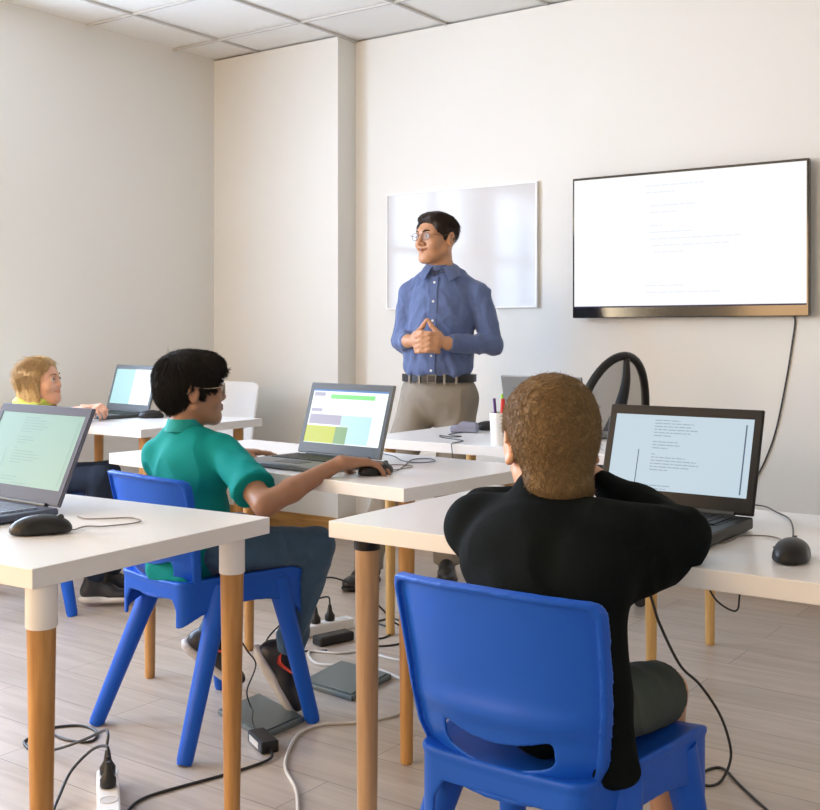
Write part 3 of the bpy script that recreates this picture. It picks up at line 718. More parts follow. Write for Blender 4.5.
M['scr_blue'] = emis('screen_pale_blue', (.62, .76, .86), .70); M['scr_blue_t'] = emis('screen_blue_text', (.42, .52, .62), .62); M['scr_blue_d'] = emis('screen_blue_line', (.16, .22, .34), .45)
M['scr_white'] = emis('screen_white', (.86, .97, .97), .95); M['scr_bar'] = emis('screen_blue_bar', (.10, .26, .62), .7); M['scr_gbar'] = emis('screen_green_bar', (.25, .82, .22), .8)
M['scr_pink'] = emis('screen_mauve_block', (.55, .50, .62), .7); M['scr_yel'] = emis('screen_yellow_block', (.62, .66, .06), .8); M['scr_olive'] = emis('screen_olive_block', (.30, .50, .22), .7); M['scr_sky'] = emis('screen_light_blue_block', (.55, .82, .90), .85)
M['scr_cyan'] = emis('screen_pale_cyan', (.50, .82, .84), .8)
def page(d, x1, za, zb):
    W, H = 2 * x1, zb - za; r = lambda a, b, c, e, m: rect(d, -x1 + a * W, -x1 + b * W, zb - e * H, zb - c * H, m)
    r(0, 1, 0, .035, 1); r(.25, .84, .09, .17, 2); r(.02, .17, .06, .13, 3); r(.02, .17, .36, .42, 3); r(.02, .45, .47, .65, 3); r(0, .40, .68, .99, 4); r(.40, .56, .68, .99, 5); r(.45, .85, .47, .67, 6); r(.56, .85, .67, .98, 6)
    return [M[k] for k in ('scr_white', 'scr_bar', 'scr_gbar', 'scr_pink', 'scr_yel', 'scr_olive', 'scr_sky')]
def cyan_page(d, x1, za, zb):
    rect(d, x1 * .0, x1, za, zb, 1); return [M['scr_cyan'], M['scr_white']]
def plain(d, x1, za, zb): return [M['scr_white']]
T = .735
M['bezelblue'] = mat('bezel_slate', (.045, .045, .07), .5, spec=.2); M['bluegrey_keys'] = mat('keys_blue_grey', (.20, .24, .33), .4); M['bluegrey'] = mat('blue_grey_shell', (.07, .085, .14), .35)
laptop('laptop with a pale green screen of code on the leftmost near desk', (-2.115, 1.462, T), R(-2), 'bluegrey', 'bezelblue', 'bluegrey_keys', 24, code_screen('scr_green', 'scr_green_t', 'scr_green_d'), deck='bluegrey')
laptop('grey laptop with a bright colourful web page in front of the boy in teal', (-2.085, 2.553, T), R(-5), 'silver', 'grey_plastic', 'black_plastic', 17, page, deck='grey_plastic')
laptop('black laptop with a pale blue screen of code on the right desk', (-.870, 2.140, T), R(-1), 'black_plastic', 'black_plastic', 'black_plastic', 18, code_screen('scr_blue', 'scr_blue_t', 'scr_blue_d'), lh=.214, Z=.026, lw=.335)
laptop('grey laptop with a pale cyan screen on the far left desk near the girl', (-4.085, 3.44, T), R(-6), 'grey_plastic', 'grey_plastic', 'black_plastic', 16, cyan_page)
laptop('grey laptop on the teacher desk, seen from behind its lid', (-1.925, 3.56, T), R(176), 'silver', 'grey_plastic', 'black_plastic', 12, plain, lh=.215)

def build_mouse():
    root = empty('computer_mouse', (0, 0, 0), 0, '', 'mouse')
    v = Vol((-.045, -.07, -.01), (.045, .07, .05), .0022)
    v.ell((0, -.006, .008), (.032, .058, .029), None, .0).cut((0, 0, -1), -.0015)
    v.ell((-.043, .0, .016), (.014, .035, .02), None, .01, 1).ell((.043, .0, .016), (.014, .035, .02), None, .01, 1)
    V, Q = v.mesh(); V = relax(V, Q, 2); sh = qmesh('shell', [(V, Q, 0)], [M['black_plastic']], root)
    MB().tube([(0, .051, .006), (0, .046, .018), (0, .030, .0285), (0, .010, .035)], .0009, 5).build('button_seam', M['grey_plastic'], root)
    MB().tube([(-.003, .030, .029), (.003, .030, .029)], .0065, 16, smooth=False).build('scroll_wheel', M['grey_plastic'], root, smooth=True)
    return root
mouse0 = build_mouse(); used = [0]
def mouse(x, y, rz, label, cord=None, col='rubber', z=T):
    r = mouse0
    if used[0]:
        r = mouse0.copy(); COL.objects.link(r)
        for c in mouse0.children:
            d = c.copy(); COL.objects.link(d); d.parent = r
    used[0] = 1; r.location = (x, y, z + .0005); r.rotation_euler = (0, 0, R(rz)); r['label'] = label; r['group'] = 'black computer mice'
    if cord:
        mt = Matrix.Translation((x, y, z + .0005)) @ Matrix.Rotation(R(rz), 4, 'Z'); inv = mt.inverted()
        mb = MB().tube([(0, .048, .006), (0, .055, .004)] + [inv @ Vector((*p, z + .0025) if len(p) == 2 else p) for p in cord], .0015, 6); mb.build('cord', M[col], r, smooth=True)
    return r
mouse(-1.800, 1.315, -35, 'black mouse on the leftmost near desk beside the laptop with the green screen', [(-1.79, 1.405), (-1.763, 1.425), (-1.742, 1.478), (-1.752, 1.512), (-1.798, 1.522), (-1.83, 1.489), (-1.862, 1.462), (-1.90, 1.470)], 'cordgrey')
mouse(-1.815, 2.392, -12, 'black mouse under the hand of the boy in teal', [(-1.813, 2.484), (-1.87, 2.60), (-1.93, 2.72), (-1.90, 2.765), (-1.85, 2.72), (-1.875, 2.66), (-1.94, 2.68), (-2.03, 2.76), (-2.12, 2.805)])
mouse(-.560, 1.905, 8, 'black mouse at the right edge of the photo on the right desk', [(-.60, 2.0), (-.62, 2.114), (-.678, 2.291), (-.733, 2.376), (-.783, 2.44), (-.84, 2.43), (-.93, 2.405)])
mouse(-3.845, 3.385, -50, 'black mouse on the far left desk beside the laptop with the cyan screen')
mouse(-2.275, 3.735, -70, 'black mouse on the teacher desk beside the pen cup')
# folded felt case with its cord
fc = MB().box((0, 0, .013), (.105, .075, .024), bevel=.006); fc.add([(-.03, -.0375, .024), (.052, -.0375, .024), (.052, .0375, .024), (-.03, .0375, .024), (-.012, -.03, .040), (.046, -.03, .036), (.046, .03, .036), (-.012, .03, .040)], [(0, 1, 5, 4), (1, 2, 6, 5), (2, 3, 7, 6), (3, 0, 4, 7), (4, 5, 6, 7), (3, 2, 1, 0)])
fco = tag(fc.build('felt_pouch', M['lilac'], bevel=.002, loc=(-2.315, 3.61, T), rz=R(25)), 'grey lilac wedge-shaped pouch on the teacher desk in front of the man', 'pouch')
tag(MB().tube([(-2.30, 3.57, T + .004), (-2.295, 3.47, T + .002), (-2.22, 3.44, T + .002), (-2.24, 3.40, T + .002), (-2.30, 3.42, T + .002), (-2.25, 3.36, T + .002), (-2.13, 3.31, T + .002), (-2.112, 3.24, T + .002), (-2.105, 3.201, T), (-2.10, 3.196, T - .03), (-2.09, 3.196, .60), (-2.05, 3.23, .45)], .0018, 6).build('cable', M['rubber'], smooth=True), 'thin dark cord curling off the front edge of the teacher desk', 'cable')
# pen cup
cup = tag(MB().lathe([(.001, .004), (.034, .004), (.034, 0), (.036, .001), (.041, .112), (.0385, .112), (.034, .008), (.001, .008)], 28).build('pen_cup', M['white_plastic'], smooth=True, loc=(-1.945, 3.268, T)), 'white round pen cup at the front edge of the teacher desk', 'cup')
for (dx, dy, tx, ty, ln, c, capc, lb) in [(-.026, .0, -.010, .0, .150, 'purple', 'inkblack', 'purple pen, leftmost in the white cup'), (-.008, .012, -.004, .01, .165, 'green', 'inkblack', 'green pen, tallest in the white cup'), (.004, -.012, .006, 0, .150, 'red', 'red', 'red marker standing in the white cup'), (.022, .012, .020, .012, .150, 'inkblack', 'inkblack', 'black marker at the right of the white cup')]:
    b = Vector((-1.945 + dx * .6, 3.268 + dy * .6, T + .010)); d = Vector((tx, ty, .11)).normalized(); rr = .0075 if c in ('red', 'inkblack') else .005
    po = tag(MB().tube([b, b + d * ln * .62], rr * .9, 12, smooth=False).build('pen', M['white_plastic'] if c == 'red' else M[c], smooth=True), lb, 'pen', 'pens in the white cup')
    MB().tube([b + d * ln * .62, b + d * ln], rr, 12, smooth=False).build('cap', M[c], po, smooth=True)

# ------------------------------------------------------------------ things on the floor
def power_strip(label, a, b, n, plugs):
    a, b = Vector((*a, 0)), Vector((*b, 0)); d = b - a; L = d.length; rz = math.atan2(d.y, d.x)
    t = empty('power_strip', a, rz, label, 'power strip')
    MB().box((L / 2, 0, .02), (L, .052, .040), bevel=.005).build('body', M['white_plastic'], t)
    for i in range(n):
        x = L * (i + .5) / n
        s = MB().lathe([(.0205, .0402), (.0205, .0415), (.0185, .0415), (.0185, .0406), (.0005, .0406)], 24, c=(x, 0, 0)); s.build('socket', M['wcable'], t, smooth=True)
        if i in plugs:
            h = plugs[i]; MB().lathe([(.016, .041), (.019, .045), (.019, .060), (.010, .075), (.006, .10)], 16, c=(x, 0, 0)).build('plug', M['rubber'], t, smooth=True)
    return t
power_strip('white power strip on the floor at the bottom left with black plugs', (-2.198, 1.790), (-1.958, 1.600), 4, {0: 1, 1: 1})
power_strip('white power strip on the floor beyond the boy in teal', (-2.71, 2.98), (-2.625, 3.29), 5, {2: 1, 3: 1})
def cable(label, pts, r=.0038, m='rubber', z=None):
    P = [(p[0], p[1], (p[2] if len(p) > 2 else r)) for p in pts]
    return tag(MB().tube(P, r, 7).build('cable', M[m], smooth=True), label, 'cable')
cable('black cable looping round the near left desk leg into the power strip', [(-2.173, 1.768, .112), (-2.19, 1.785, .13), (-2.26, 1.83, .11), (-2.34, 1.84, .07), (-2.43, 1.82, .03), (-2.52, 1.81, .006), (-2.60, 1.835), (-2.62, 1.875), (-2.635, 1.95), (-2.58, 2.01), (-2.50, 2.0), (-2.462, 1.945), (-2.53, 1.915), (-2.62, 1.93), (-2.72, 1.95)])
cable('black cable arching from the middle socket of the near power strip', [(-2.110, 1.72, .112), (-2.125, 1.728, .13), (-2.18, 1.73, .11), (-2.22, 1.70, .06), (-2.20, 1.65, .02), (-2.16, 1.60), (-2.05, 1.50)])
cable('black cable running along the floor from the small power adapter', [(-2.008, 2.175, .014), (-1.975, 2.14, .006), (-1.985, 2.06), (-2.005, 1.98), (-2.05, 1.83), (-2.055, 1.77), (-2.035, 1.72), (-1.99, 1.66), (-1.93, 1.60)])
cable('thin black cable rising from the small power adapter', [(-2.112, 2.228, .018), (-2.165, 2.27, .030), (-2.21, 2.32, .032), (-2.236, 2.336, .041), (-2.208, 2.294, .10), (-2.153, 2.272, .187), (-2.138, 2.221, .243), (-2.127, 2.168, .312), (-2.098, 2.127, .406), (-2.063, 2.091, .523), (-2.03, 2.08, .62), (-2.0, 2.20, .66), (-1.99, 2.30, .69)], .0022)
cable('long pale grey cable snaking along the floor to the bottom edge', [(-1.62, 1.85), (-1.694, 1.929), (-1.791, 2.031), (-1.894, 2.109), (-1.959, 2.186), (-2.031, 2.312), (-2.032, 2.408), (-1.954, 2.493), (-1.907, 2.598), (-1.926, 2.69), (-2.00, 2.79), (-2.06, 2.85, .012), (-2.20, 2.889, .016), (-2.31, 2.87, .012), (-2.42, 2.85), (-2.53, 2.94), (-2.44, 2.98), (-2.37, 3.05), (-2.22, 3.04), (-2.10, 3.10), (-2.02, 3.26), (-2.0, 3.4)], .0045, 'wcable')
cable('black cable arching out of the far power strip', [(-2.668, 3.135, .098), (-2.668, 3.137, .15), (-2.655, 3.155, .20), (-2.62, 3.19, .205), (-2.56, 3.24, .17), (-2.49, 3.29, .10), (-2.43, 3.33, .03), (-2.36, 3.40)], .0034)
cable('tangled black cable between the far power strip and the adapter', [(-2.650, 3.198, .098), (-2.658, 3.19, .13), (-2.70, 3.12, .11), (-2.735, 3.04, .06), (-2.74, 2.95, .01), (-2.66, 2.90), (-2.56, 2.93), (-2.49, 2.99)], .0034)
cable('black cable tangle beside the desk legs in the middle of the floor', [(-2.50, 3.185, .012), (-2.43, 3.22), (-2.44, 3.30), (-2.50, 3.36), (-2.58, 3.39), (-2.56, 3.47), (-2.48, 3.44), (-2.42, 3.36), (-2.36, 3.30), (-2.33, 3.22), (-2.36, 3.15), (-2.42, 3.12)], .0034)
cable('black cable dropping from the right desk to a loop on the floor', [(-1.04, 2.28, .695), (-1.027, 2.338, .605), (-1.021, 2.391, .505), (-1.03, 2.459, .432), (-1.022, 2.563, .313), (-.997, 2.63, .252), (-.968, 2.688, .168), (-.961, 2.741, .078), (-.962, 2.74, .03), (-.965, 2.68), (-.985, 2.64), (-1.02, 2.68), (-1.015, 2.745), (-.985, 2.765), (-.918, 2.69), (-.826, 2.594), (-.72, 2.49), (-.62, 2.38)], .0036)
cable('black cable hanging in a curve under the teacher desk, seen below the right desk', [(-1.42, 3.58, .70), (-1.43, 3.59, .50), (-1.37, 3.63, .31), (-1.342, 3.649, .233), (-1.314, 3.669, .195), (-1.278, 3.695, .175), (-1.267, 3.702, .205), (-1.275, 3.70, .30), (-1.36, 3.66, .50), (-1.38, 3.64, .70)], .0034)
ad = tag(MB().box((0, 0, .016), (.115, .05, .032), bevel=.005).build('power_adapter', M['black_plastic'], loc=(-2.058, 2.200, 0), rz=R(-27)), 'small black power adapter with a white sticker near the shoe', 'adapter')
MB().box((-.005, -.0254, .016), (.07, .0006, .018)).build('sticker', M['wcable'], ad)
tag(MB().box((0, 0, .017), (.15, .06, .034), bevel=.008).build('power_adapter', M['black_plastic'], loc=(-2.545, 3.09, 0), rz=R(75)), 'black power adapter lying beside the far power strip', 'adapter')
def slab(label, P, z=.016):
    cx = sum(p[0] for p in P) / 4; cy = sum(p[1] for p in P) / 4
    t = MB().prism([(x - cx, y - cy) for x, y in P], 0, z).build('floor_box', M['slab'], bevel=.004, loc=(cx, cy, 0)); tag(t, label, 'floor box')
    k = .90; Q = [((x - cx) * k, (y - cy) * k) for x, y in P]
    MB().prism(Q, z + .0002, z + .0035).build('lid', M['slab'], t, bevel=.001); return t
slab('grey-green flat metal floor box under the raised right shoe of the boy in teal', [(-2.343, 2.487), (-2.089, 2.409), (-2.085, 2.229), (-2.339, 2.307)])
slab('grey-green flat metal floor box beside the far power adapter', [(-2.353, 2.898), (-2.123, 2.875), (-2.088, 2.624), (-2.318, 2.647)])
# ------------------------------------------------------------------ the teacher
# own frame: +y faces forward, +x is his right-hand side
def w2l(loc, rz, p):
    v = Matrix.Rotation(-rz, 3, 'Z') @ (Vector(p) - Vector(loc)); return np.array(v)
def teacher():
    loc = (-2.788, 4.139, 0); rz = R(-160)
    fr_ = w2l(loc, rz, (-3.01, 3.90, .085)); fl_ = w2l(loc, rz, (-2.80, 4.22, .085))
    # viewed from the front his right arm is on the picture's left
    J = dict(pelvis=(0, 0, .90), belly=(0, .01, 1.05), chest=(-.012, 0, 1.24), neck=(-.010, -.005, 1.40), shoulder_r=(.134, 0, 1.300), shoulder_l=(-.178, 0, 1.300),
             elbow_r=(.172, .010, 1.085), elbow_l=(-.242, .000, 1.07), wrist_r=(.095, .185, 1.085), wrist_l=(-.085, .190, 1.075),
             hip_r=(.085, 0, .86), hip_l=(-.085, 0, .86), knee_r=tuple(np.array((.11, .05, .47)) * 1), knee_l=(-.09, .03, .47), ankle_r=tuple(fr_), ankle_l=tuple(fl_))
    kr = (np.array(J['hip_r']) + fr_) / 2 + np.array((0, .03, 0)); kl = (np.array(J['hip_l']) + fl_) / 2 + np.array((0, .03, 0)); J['knee_r'] = tuple(kr); J['knee_l'] = tuple(kl)
    f = Fr((.006, .030, 1.546), rot(-32, 1, 0), 1.03)
    hv = Vol(f.o - .16, f.o + .16, .0028); head(hv, f, 0, 1, (-.008, .0, 1.40)); hv.cap((-.008, .0, 1.40), (-.008, 0, 1.36), .055, .06)
    bv = Vol((-.36, -.30, .05), (.36, .42, 1.46), .006); body(bv, J, .72)
    hd = Vol((-.14, .12, 1.0), (.16, .32, 1.22), .0023)
    # interlaced hands: palms facing, fingers alternating across the front, forefingers meeting in a peak
    for q, w in ((1, J['wrist_r']), (-1, J['wrist_l'])):
        w = np.array(w); el = np.array(J['elbow_r' if q > 0 else 'elbow_l']); hd.cap(el + (w - el) * .86, w, .026, .026)
        dz = .004 * q; c = np.array((q * .050, .222, 1.085))
        hd.cap(w, c, .026, .024, .02); hd.cap(c + (0, 0, .026), c + (-q * .012, .010, -.026), .0185, .017, .02)
        for i in range(4):
            z = 1.117 - .0225 * i + (-.0055 if q < 0 else .0055); k0 = np.array((q * .040, .240, z)); 
            hd.chain([c + (0, 0, z - 1.09), k0, (q * .012, .262, z), (-q * .022, .262, z - .003), (-q * .044, .244, z - .006)], [.011, .0104, .0098, .0090, .0078], .005)
        hd.chain([c + (0, -.01, .024), (q * .036, .218, 1.130), (q * .018, .220, 1.152), (q * .0045, .222, 1.176)], [.014, .0118, .0100, .0075], .006)
    p = person('person', [hv, bv, hd], f, 'tan', loc, rz, 'man in a blue shirt and grey trousers standing with clasped hands', (.25, 1, -.02), 1.15, 'hair_dark', smile=1)
    # hair: side part, short sides
    v = Vol(f.o - .17, f.o + .17, .003); E = lambda p, r, k=.012, op=0: v.ell(f(*p), np.array(r), f.R, k, op)
    E((0, -.016, .039), (.079, .097, .080)); E((.008, .026, .084), (.056, .052, .026), .03); E((-.028, .048, .086), (.034, .030, .018), .02)
    E((0, .122, -.006), (.084, .074, .086), .01, 1); E((0, .04, -.085), (.12, .10, .062), .012, 1); E((0, -.08, -.135), (.12, .13, .060), .010, 1)
    for q in (-1, 1): E((q * .056, .026, .040), (.021, .034, .036), .02); E((q * .066, .010, .006), (.0115, .012, .024), .015); E((q * .092, -.006, -.020), (.022, .020, .036), .005, 1)
    V, Q = v.mesh(); V = relax(V, Q, 1); V = f.arr(wrinkle(f.inv(V), Q, .0018, (70, 18, 30), 3))
    S = strands(V, Q, f, 5200, .028, lambda P, N: np.stack([.75 * np.sign(P[:, 0] + .03) * (P[:, 2] > .05), -.6 - 0 * P[:, 0] + .4 * (P[:, 1] > .05), -.4 - 0 * P[:, 0]], 1), .00065, 2, .12)
    qmesh('hair', [(V, Q, 0), (S[0], S[1], 0)], [M['hair_dark']], p)
    spectacles(f, p, 'wire', .0215, .0165, .0011)
    # shirt
    a = lambda n: np.array(J[n], float)
    v = Vol((-.38, -.26, .86), (.38, .34, 1.48), .005)
    v.ell((-.012, .0, 1.23), (.160, .116, .18), None, .03).ell((0, .018, 1.05), (.168, .128, .17), None, .05).ell((0, .03, .965), (.160, .118, .07), None, .04)
    v.cap((.135, -.005, 1.305), (.03, -.01, 1.385), .050, .046, .03).cap((-.165, -.005, 1.300), (-.05, -.01, 1.385), .050, .046, .03)
    for q, n in ((1, 'r'), (-1, 'l')):
        s, e, w = a('shoulder_' + n), a('elbow_' + n), a('wrist_' + n)
        v.cap(s + (q * .004, 0, -.008), e, .054, .049, .02); wc = e + (w - e) * .90
        v.cap(e, wc, .051, .036, .012); v.cap(e + (w - e) * .70, e + (w - e) * .98, .0385, .0365, .004, flat=True)
        # sleeve folds at the elbow and under the arm
    for i, (x0, x1) in enumerate(((-.10, -.06), (-.03, -.05), (.06, .03), (.11, .08))): v.cap((x0, .115, .94), (x1, .13, 1.06), .010, .004, .022)
    v.cut((0, 0, -1), -.905)
    V, Q = v.mesh(); V = relax(V, Q, 1); V = wrinkle(V, Q, .011, (11, 11, 6), 5); V = wrinkle(V, Q, .004, (26, 26, 16), 15)
    sh = qmesh('shirt', [(V, Q, 0)], [M['shirt']], p)
    col = MB()
    for q in (-1, 1):
        def fn(u, v_, q=q):
            ang = R(180 - 162 * u); ru = .060 + .004 * u; x = math.sin(ang) * ru * q; y = -math.cos(ang) * ru * 0 + math.cos(ang) * ru + .004
            zt = 1.447 - .030 * u; low = .040 + .010 * u + (.018 * max(0, u - .75) / .25)
            x -= .008 * 1; rl = 1.0 + .60 * v_; return (x * rl + q * v_ * .026 * max(0, u - .7) / .3, y * rl - .006 * (1 - v_), zt - low * v_ ** 1.2 + .004 * math.sin(v_ * math.pi))
        col.grid(fn, 18, 5, 0, .004)
    col.grid(lambda u, v_: (math.sin(2 * math.pi * u) * .060, math.cos(2 * math.pi * u) * .062, 1.385 + .052 * v_ - .014 * max(0, math.cos(2 * math.pi * u))), 28, 3, 0, .003)
    col.build('collar', M['shirt'], sh, smooth=True, angle=70)
    def front(z):  # front surface of the shirt at x = 0
        m = (np.abs(V[:, 0]) < .012) & (np.abs(V[:, 2] - z) < .012) & (V[:, 1] > 0); return V[m][:, 1].max() if m.any() else .12
    zs = [1.37 - .0225 * i for i in range(20)]; pl = MB(); rows = []
    for z in zs: y = front(z); rows += [(-.017, y - .006, z), (-.016, y + .0025, z), (.016, y + .0025, z), (.017, y - .006, z)]
    pl.add(rows, [(i * 4 + j, i * 4 + j + 1, i * 4 + j + 5, i * 4 + j + 4) for i in range(len(zs) - 1) for j in range(3)]); pl.build('placket', M['shirt'], sh, smooth=True)
    for z in (1.345, 1.26, 1.175, 1.02, .955):
        y = front(z) + .003; b = MB().tube([(0, y - .003, z), (0, y + .002, z)], .0055, 14, smooth=False).build('button', M['button'], sh, smooth=True)
    # inner facing of the open neck, shade painted into its dark blue
    MB().grid(lambda u, v_: ((u - .5) * .05 * (1 - v_), .058 + .022 * v_, 1.415 - .055 * v_), 4, 4, 0, .002).build('inner_facing', M['shirt_shade'], sh)
    # trousers
    v = Vol((-.32, -.34, .05), (.42, .42, .96), .006)
    v.ell((0, .005, .875), (.160, .118, .13), None, .03).ell((0, .01, .79), (.11, .085, .09), None, .04)
    for q, n in ((1, 'r'), (-1, 'l')):
        h, k_, an = a('hip_' + n), a('knee_' + n), a('ankle_' + n)
        v.cap(h + (q * .002, .0, -.03), k_, .092, .074, .03).cap(k_, an + (0, 0, .03), .074, .060, .02, flat=False).cap(an + (0, 0, .10), an + (0, -.005, -.02), .062, .064, .01, flat=True)
        v.cap((q * .105, .085, .90), (q * .150, .02, .76), .005, .004, .01)
    v.cut((0, 0, 1), .930); tr = garment('trousers', v, M['trouser'], p, .009, (11, 11, 7), 9)
    bt = MB(); n = 40
    def bpt(a_, o, z): return ((.160 + o) * math.sin(a_), (.119 + o) * math.cos(a_) + .005 + .004, z)
    V_ = []; F_ = []
    for i in range(n):
        a_ = 2 * math.pi * i / n; V_ += [bpt(a_, -.010, .902), bpt(a_, .010, .902), bpt(a_, .011, .935), bpt(a_, -.010, .935)]
    for i in range(n):
        j = (i + 1) % n
        for k in range(4): F_.append((i * 4 + k, j * 4 + k, j * 4 + (k + 1) % 4, i * 4 + (k + 1) % 4))
    bt.add(V_, F_); be = bt.build('belt', M['leather'], p, smooth=True)
    bk = MB().box((0, .142, .9185), (.040, .006, .034), bevel=.002).build('buckle', M['leather'], be)
    bf = MB()
    for x, z, w_, h_ in ((-.019, 0, .004, .036), (.019, 0, .004, .036), (0, .017, .040, .003), (0, -.017, .040, .003)): bf.box((x, .1455, .9185 + z), (w_, .003, h_))
    bf.build('buckle_rim', M['silver'], be)
    for x in (-.105, -.055, .06, .11):
        y = .119 * math.sqrt(max(0, 1 - (x / .172) ** 2)) + .022; MB().box((x, y, .917), (.010, .005, .046), rz=-x * 2.5, bevel=.001).build('belt_loop', M['trouser'], tr)
    for q, n in ((1, 'r'), (-1, 'l')): shoe(a('ankle_' + n) + (0, .01, .015), (q * .25, 1, 0), 1.0, parent=p, m=('leather', 'black_plastic', 'swoosh'))
teacher()

# ------------------------------------------------------------------ boy in teal
def teal_boy():
    loc = (-2.315, 2.235, 0); rz = 0
    L = lambda *q: tuple(w2l(loc, rz, q))
    J = dict(pelvis=(-.01, -.07, .52), belly=(-.01, -.075, .60), chest=(-.015, -.065, .735), neck=(-.026, -.055, .850), shoulder_r=(.105, -.035, .790), shoulder_l=(-.122, -.075, .768),
             elbow_r=L(-1.962, 2.105, .676), wrist_r=L(-1.868, 2.290, .770), elbow_l=(-.17, .07, .68), wrist_l=(-.06, .19, .755),
             hip_r=(.075, -.05, .515), hip_l=(-.075, -.05, .515), knee_r=L(-2.105, 2.475, .492), knee_l=(-.12, .27, .50), ankle_r=L(-2.175, 2.435, .190), ankle_l=L(-2.375, 2.330, .225))
    f = Fr((-.012, -.040, .958), rot(-34, 2, 0), .90)
    hv = Vol(f.o - .15, f.o + .15, .0026); head(hv, f, 1, 0, (-.026, -.055, .850)); hv.cap((-.026, -.055, .855), (-.02, -.06, .80), .040, .035)
    bv = Vol((-.30, -.26, .08), (.46, .42, .90), .005); body(bv, J, .60, .025, arms=False)
    a = lambda n: np.array(J[n], float)
    av = Vol((.08, -.20, .60), (.62, .28, .84), .003)
    av.cap(a('shoulder_r'), a('elbow_r'), .036, .0325, .02).cap(a('elbow_r') , a('elbow_r') + (a('wrist_r') - a('elbow_r')) * .35, .0315, .0305, .012).cap(a('elbow_r') + (a('wrist_r') - a('elbow_r')) * .35, a('wrist_r'), .0305, .0190, .015)
    m_ = w2l(loc, rz, (-1.815, 2.392, .775)); wr = a('wrist_r'); d = m_ - wr; d[2] = -.002
    hand(av, wr + d * .04 + (0, 0, .004), frame((d[0], d[1], -.004), (0, .15, 1)) @ np.diag([-1, 1, 1]), .96, curls=[(6, 24, 18), (9, 24, 18), (14, 26, 20), (22, 28, 20)], thumb=(48, -24), k=.003, spread=2.2)
    al = Vol((-.26, -.16, .60), (.06, .34, .84), .004)
    al.cap(a('shoulder_l'), a('elbow_l'), .034, .030, .02).cap(a('elbow_l'), a('wrist_l'), .029, .018, .01)
    hand(al, a('wrist_l'), frame((.5, 1, 0), (0, 0, 1)), .80, curl=(8, 15, 10))
    p = person('person', [hv, bv, av, al], f, 'brown', loc, rz, 'boy with black hair and glasses in a teal polo shirt, reaching for a mouse', (0, 1, .05), 1.0, 'hair_black', 1)
    v = Vol(f.o - .16, f.o + .16, .003); s = f.s; E = lambda p_, r, k=.012, op=0: v.ell(f(*p_), np.array(r) * s, f.R, k, op)
    for q in (-1, 1): E((q * .056, .034, .034), (.024, .036, .040), .02); E((q * .068, .014, .006), (.010, .012, .026), .015)
    E((0, -.016, .044), (.088, .106, .086)); E((0, .050, .070), (.066, .052, .045), .03); E((0, -.055, -.005), (.074, .062, .062), .03)
    E((0, .118, -.018), (.090, .068, .072), .008, 1); E((0, .03, -.085), (.12, .10, .050), .012, 1); E((0, -.08, -.125), (.12, .13, .058), .010, 1)
    for q in (-1, 1): E((q * .096, -.006, -.030), (.026, .024, .042), .006, 1)
    V, Q = v.mesh(); V = relax(V, Q, 1); V = f.arr(wrinkle(f.inv(V), Q, .0016, (60, 60, 16), 3))
    S = strands(V, Q, f, 13000, .030, lambda P, N: (P - np.array((.006, -.035, .130))) * 8 + np.array((0, .10, 0)), .0006, 4, .07, rnd=.10)
    qmesh('hair', [(V, Q, 0), (S[0], S[1], 0)], [M['hair_black']], p)
    spectacles(f, p, 'beige_frame', .0225, .0185, .0017, y=.099, square=1)
    # polo shirt
    v = Vol((-.30, -.30, .38), (.42, .22, .92), .0045)
    v.cap((-.005, -.06, .52), (0, -.06, .62), .115, .108, .03).ell((0, -.060, .735), (.135, .085, .11), None, .04).ell((-.005, -.07, .56), (.140, .108, .13), None, .04)
    v.cap(a('shoulder_r') + (-.015, 0, -.008), (.005, -.055, .835), .046, .040, .03).cap(a('shoulder_l') + (.015, 0, -.008), (-.045, -.06, .835), .046, .040, .03)
    for q, n in ((1, 'r'), (-1, 'l')):
        s0, e = a('shoulder_' + n), a('elbow_' + n); v.cap(s0, s0 + (e - s0) * .40, .047, .050, .02); v.cap(s0 + (e - s0) * .20, s0 + (e - s0) * .76, .047, .058, .003, flat=True)
    v.cap((.08, -.15, .45), (-.02, -.165, .47), .03, .03, .03); v.cut((0, 0, -1), -.43)
    ps = garment('polo_shirt', v, M['teal'], p, .010, (12, 12, 7), 21)
    c = MB()
    c.grid(lambda u, v_: (-.024 + math.sin(2 * math.pi * u) * (.047 + .009 * v_), -.055 + math.cos(2 * math.pi * u) * (.050 + .013 * v_), .878 - .020 * max(0, math.cos(2 * math.pi * u)) - .034 * v_), 32, 5, 0, .005)
    c.build('collar', M['teal_rib'], ps, smooth=True, angle=80)
    # jeans
    v = Vol((-.28, -.28, .10), (.42, .42, .68), .0045)
    v.ell((0, -.06, .53), (.125, .105, .075), None, .03)
    for n in 'rl':
        h, k_, an = a('hip_' + n), a('knee_' + n), a('ankle_' + n)
        v.cap(h, k_, .068, .056, .03).cap(k_, an + (k_ - an) * .10, .056, .043, .015); v.cap(an + (k_ - an) * .22, an + (k_ - an) * -.02, .046, .048, .006, flat=True)
        for i in range(3):
            c0 = an + (k_ - an) * (.12 + .12 * i); v.cap(c0 + (.03, -.02, 0), c0 + (-.01, .04, .01), .012, .008, .015)
    v.cut((0, 0, 1), .60); garment('jeans', v, M['jeans'], p, .008, (14, 14, 9), 31)
    shoe(a('ankle_r') + (0, 0, -.012), (.42, .30, -.85), .88, up=(.72, .52, .5), parent=p, brand=1, label='black running shoe with a red curved mark, heel raised')
    shoe(a('ankle_l') + (0, 0, -.004), (.55, .45, -.55), .84, up=(.5, .35, .75), parent=p, brand=1, label='black running shoe tucked back under the chair')
teal_boy()

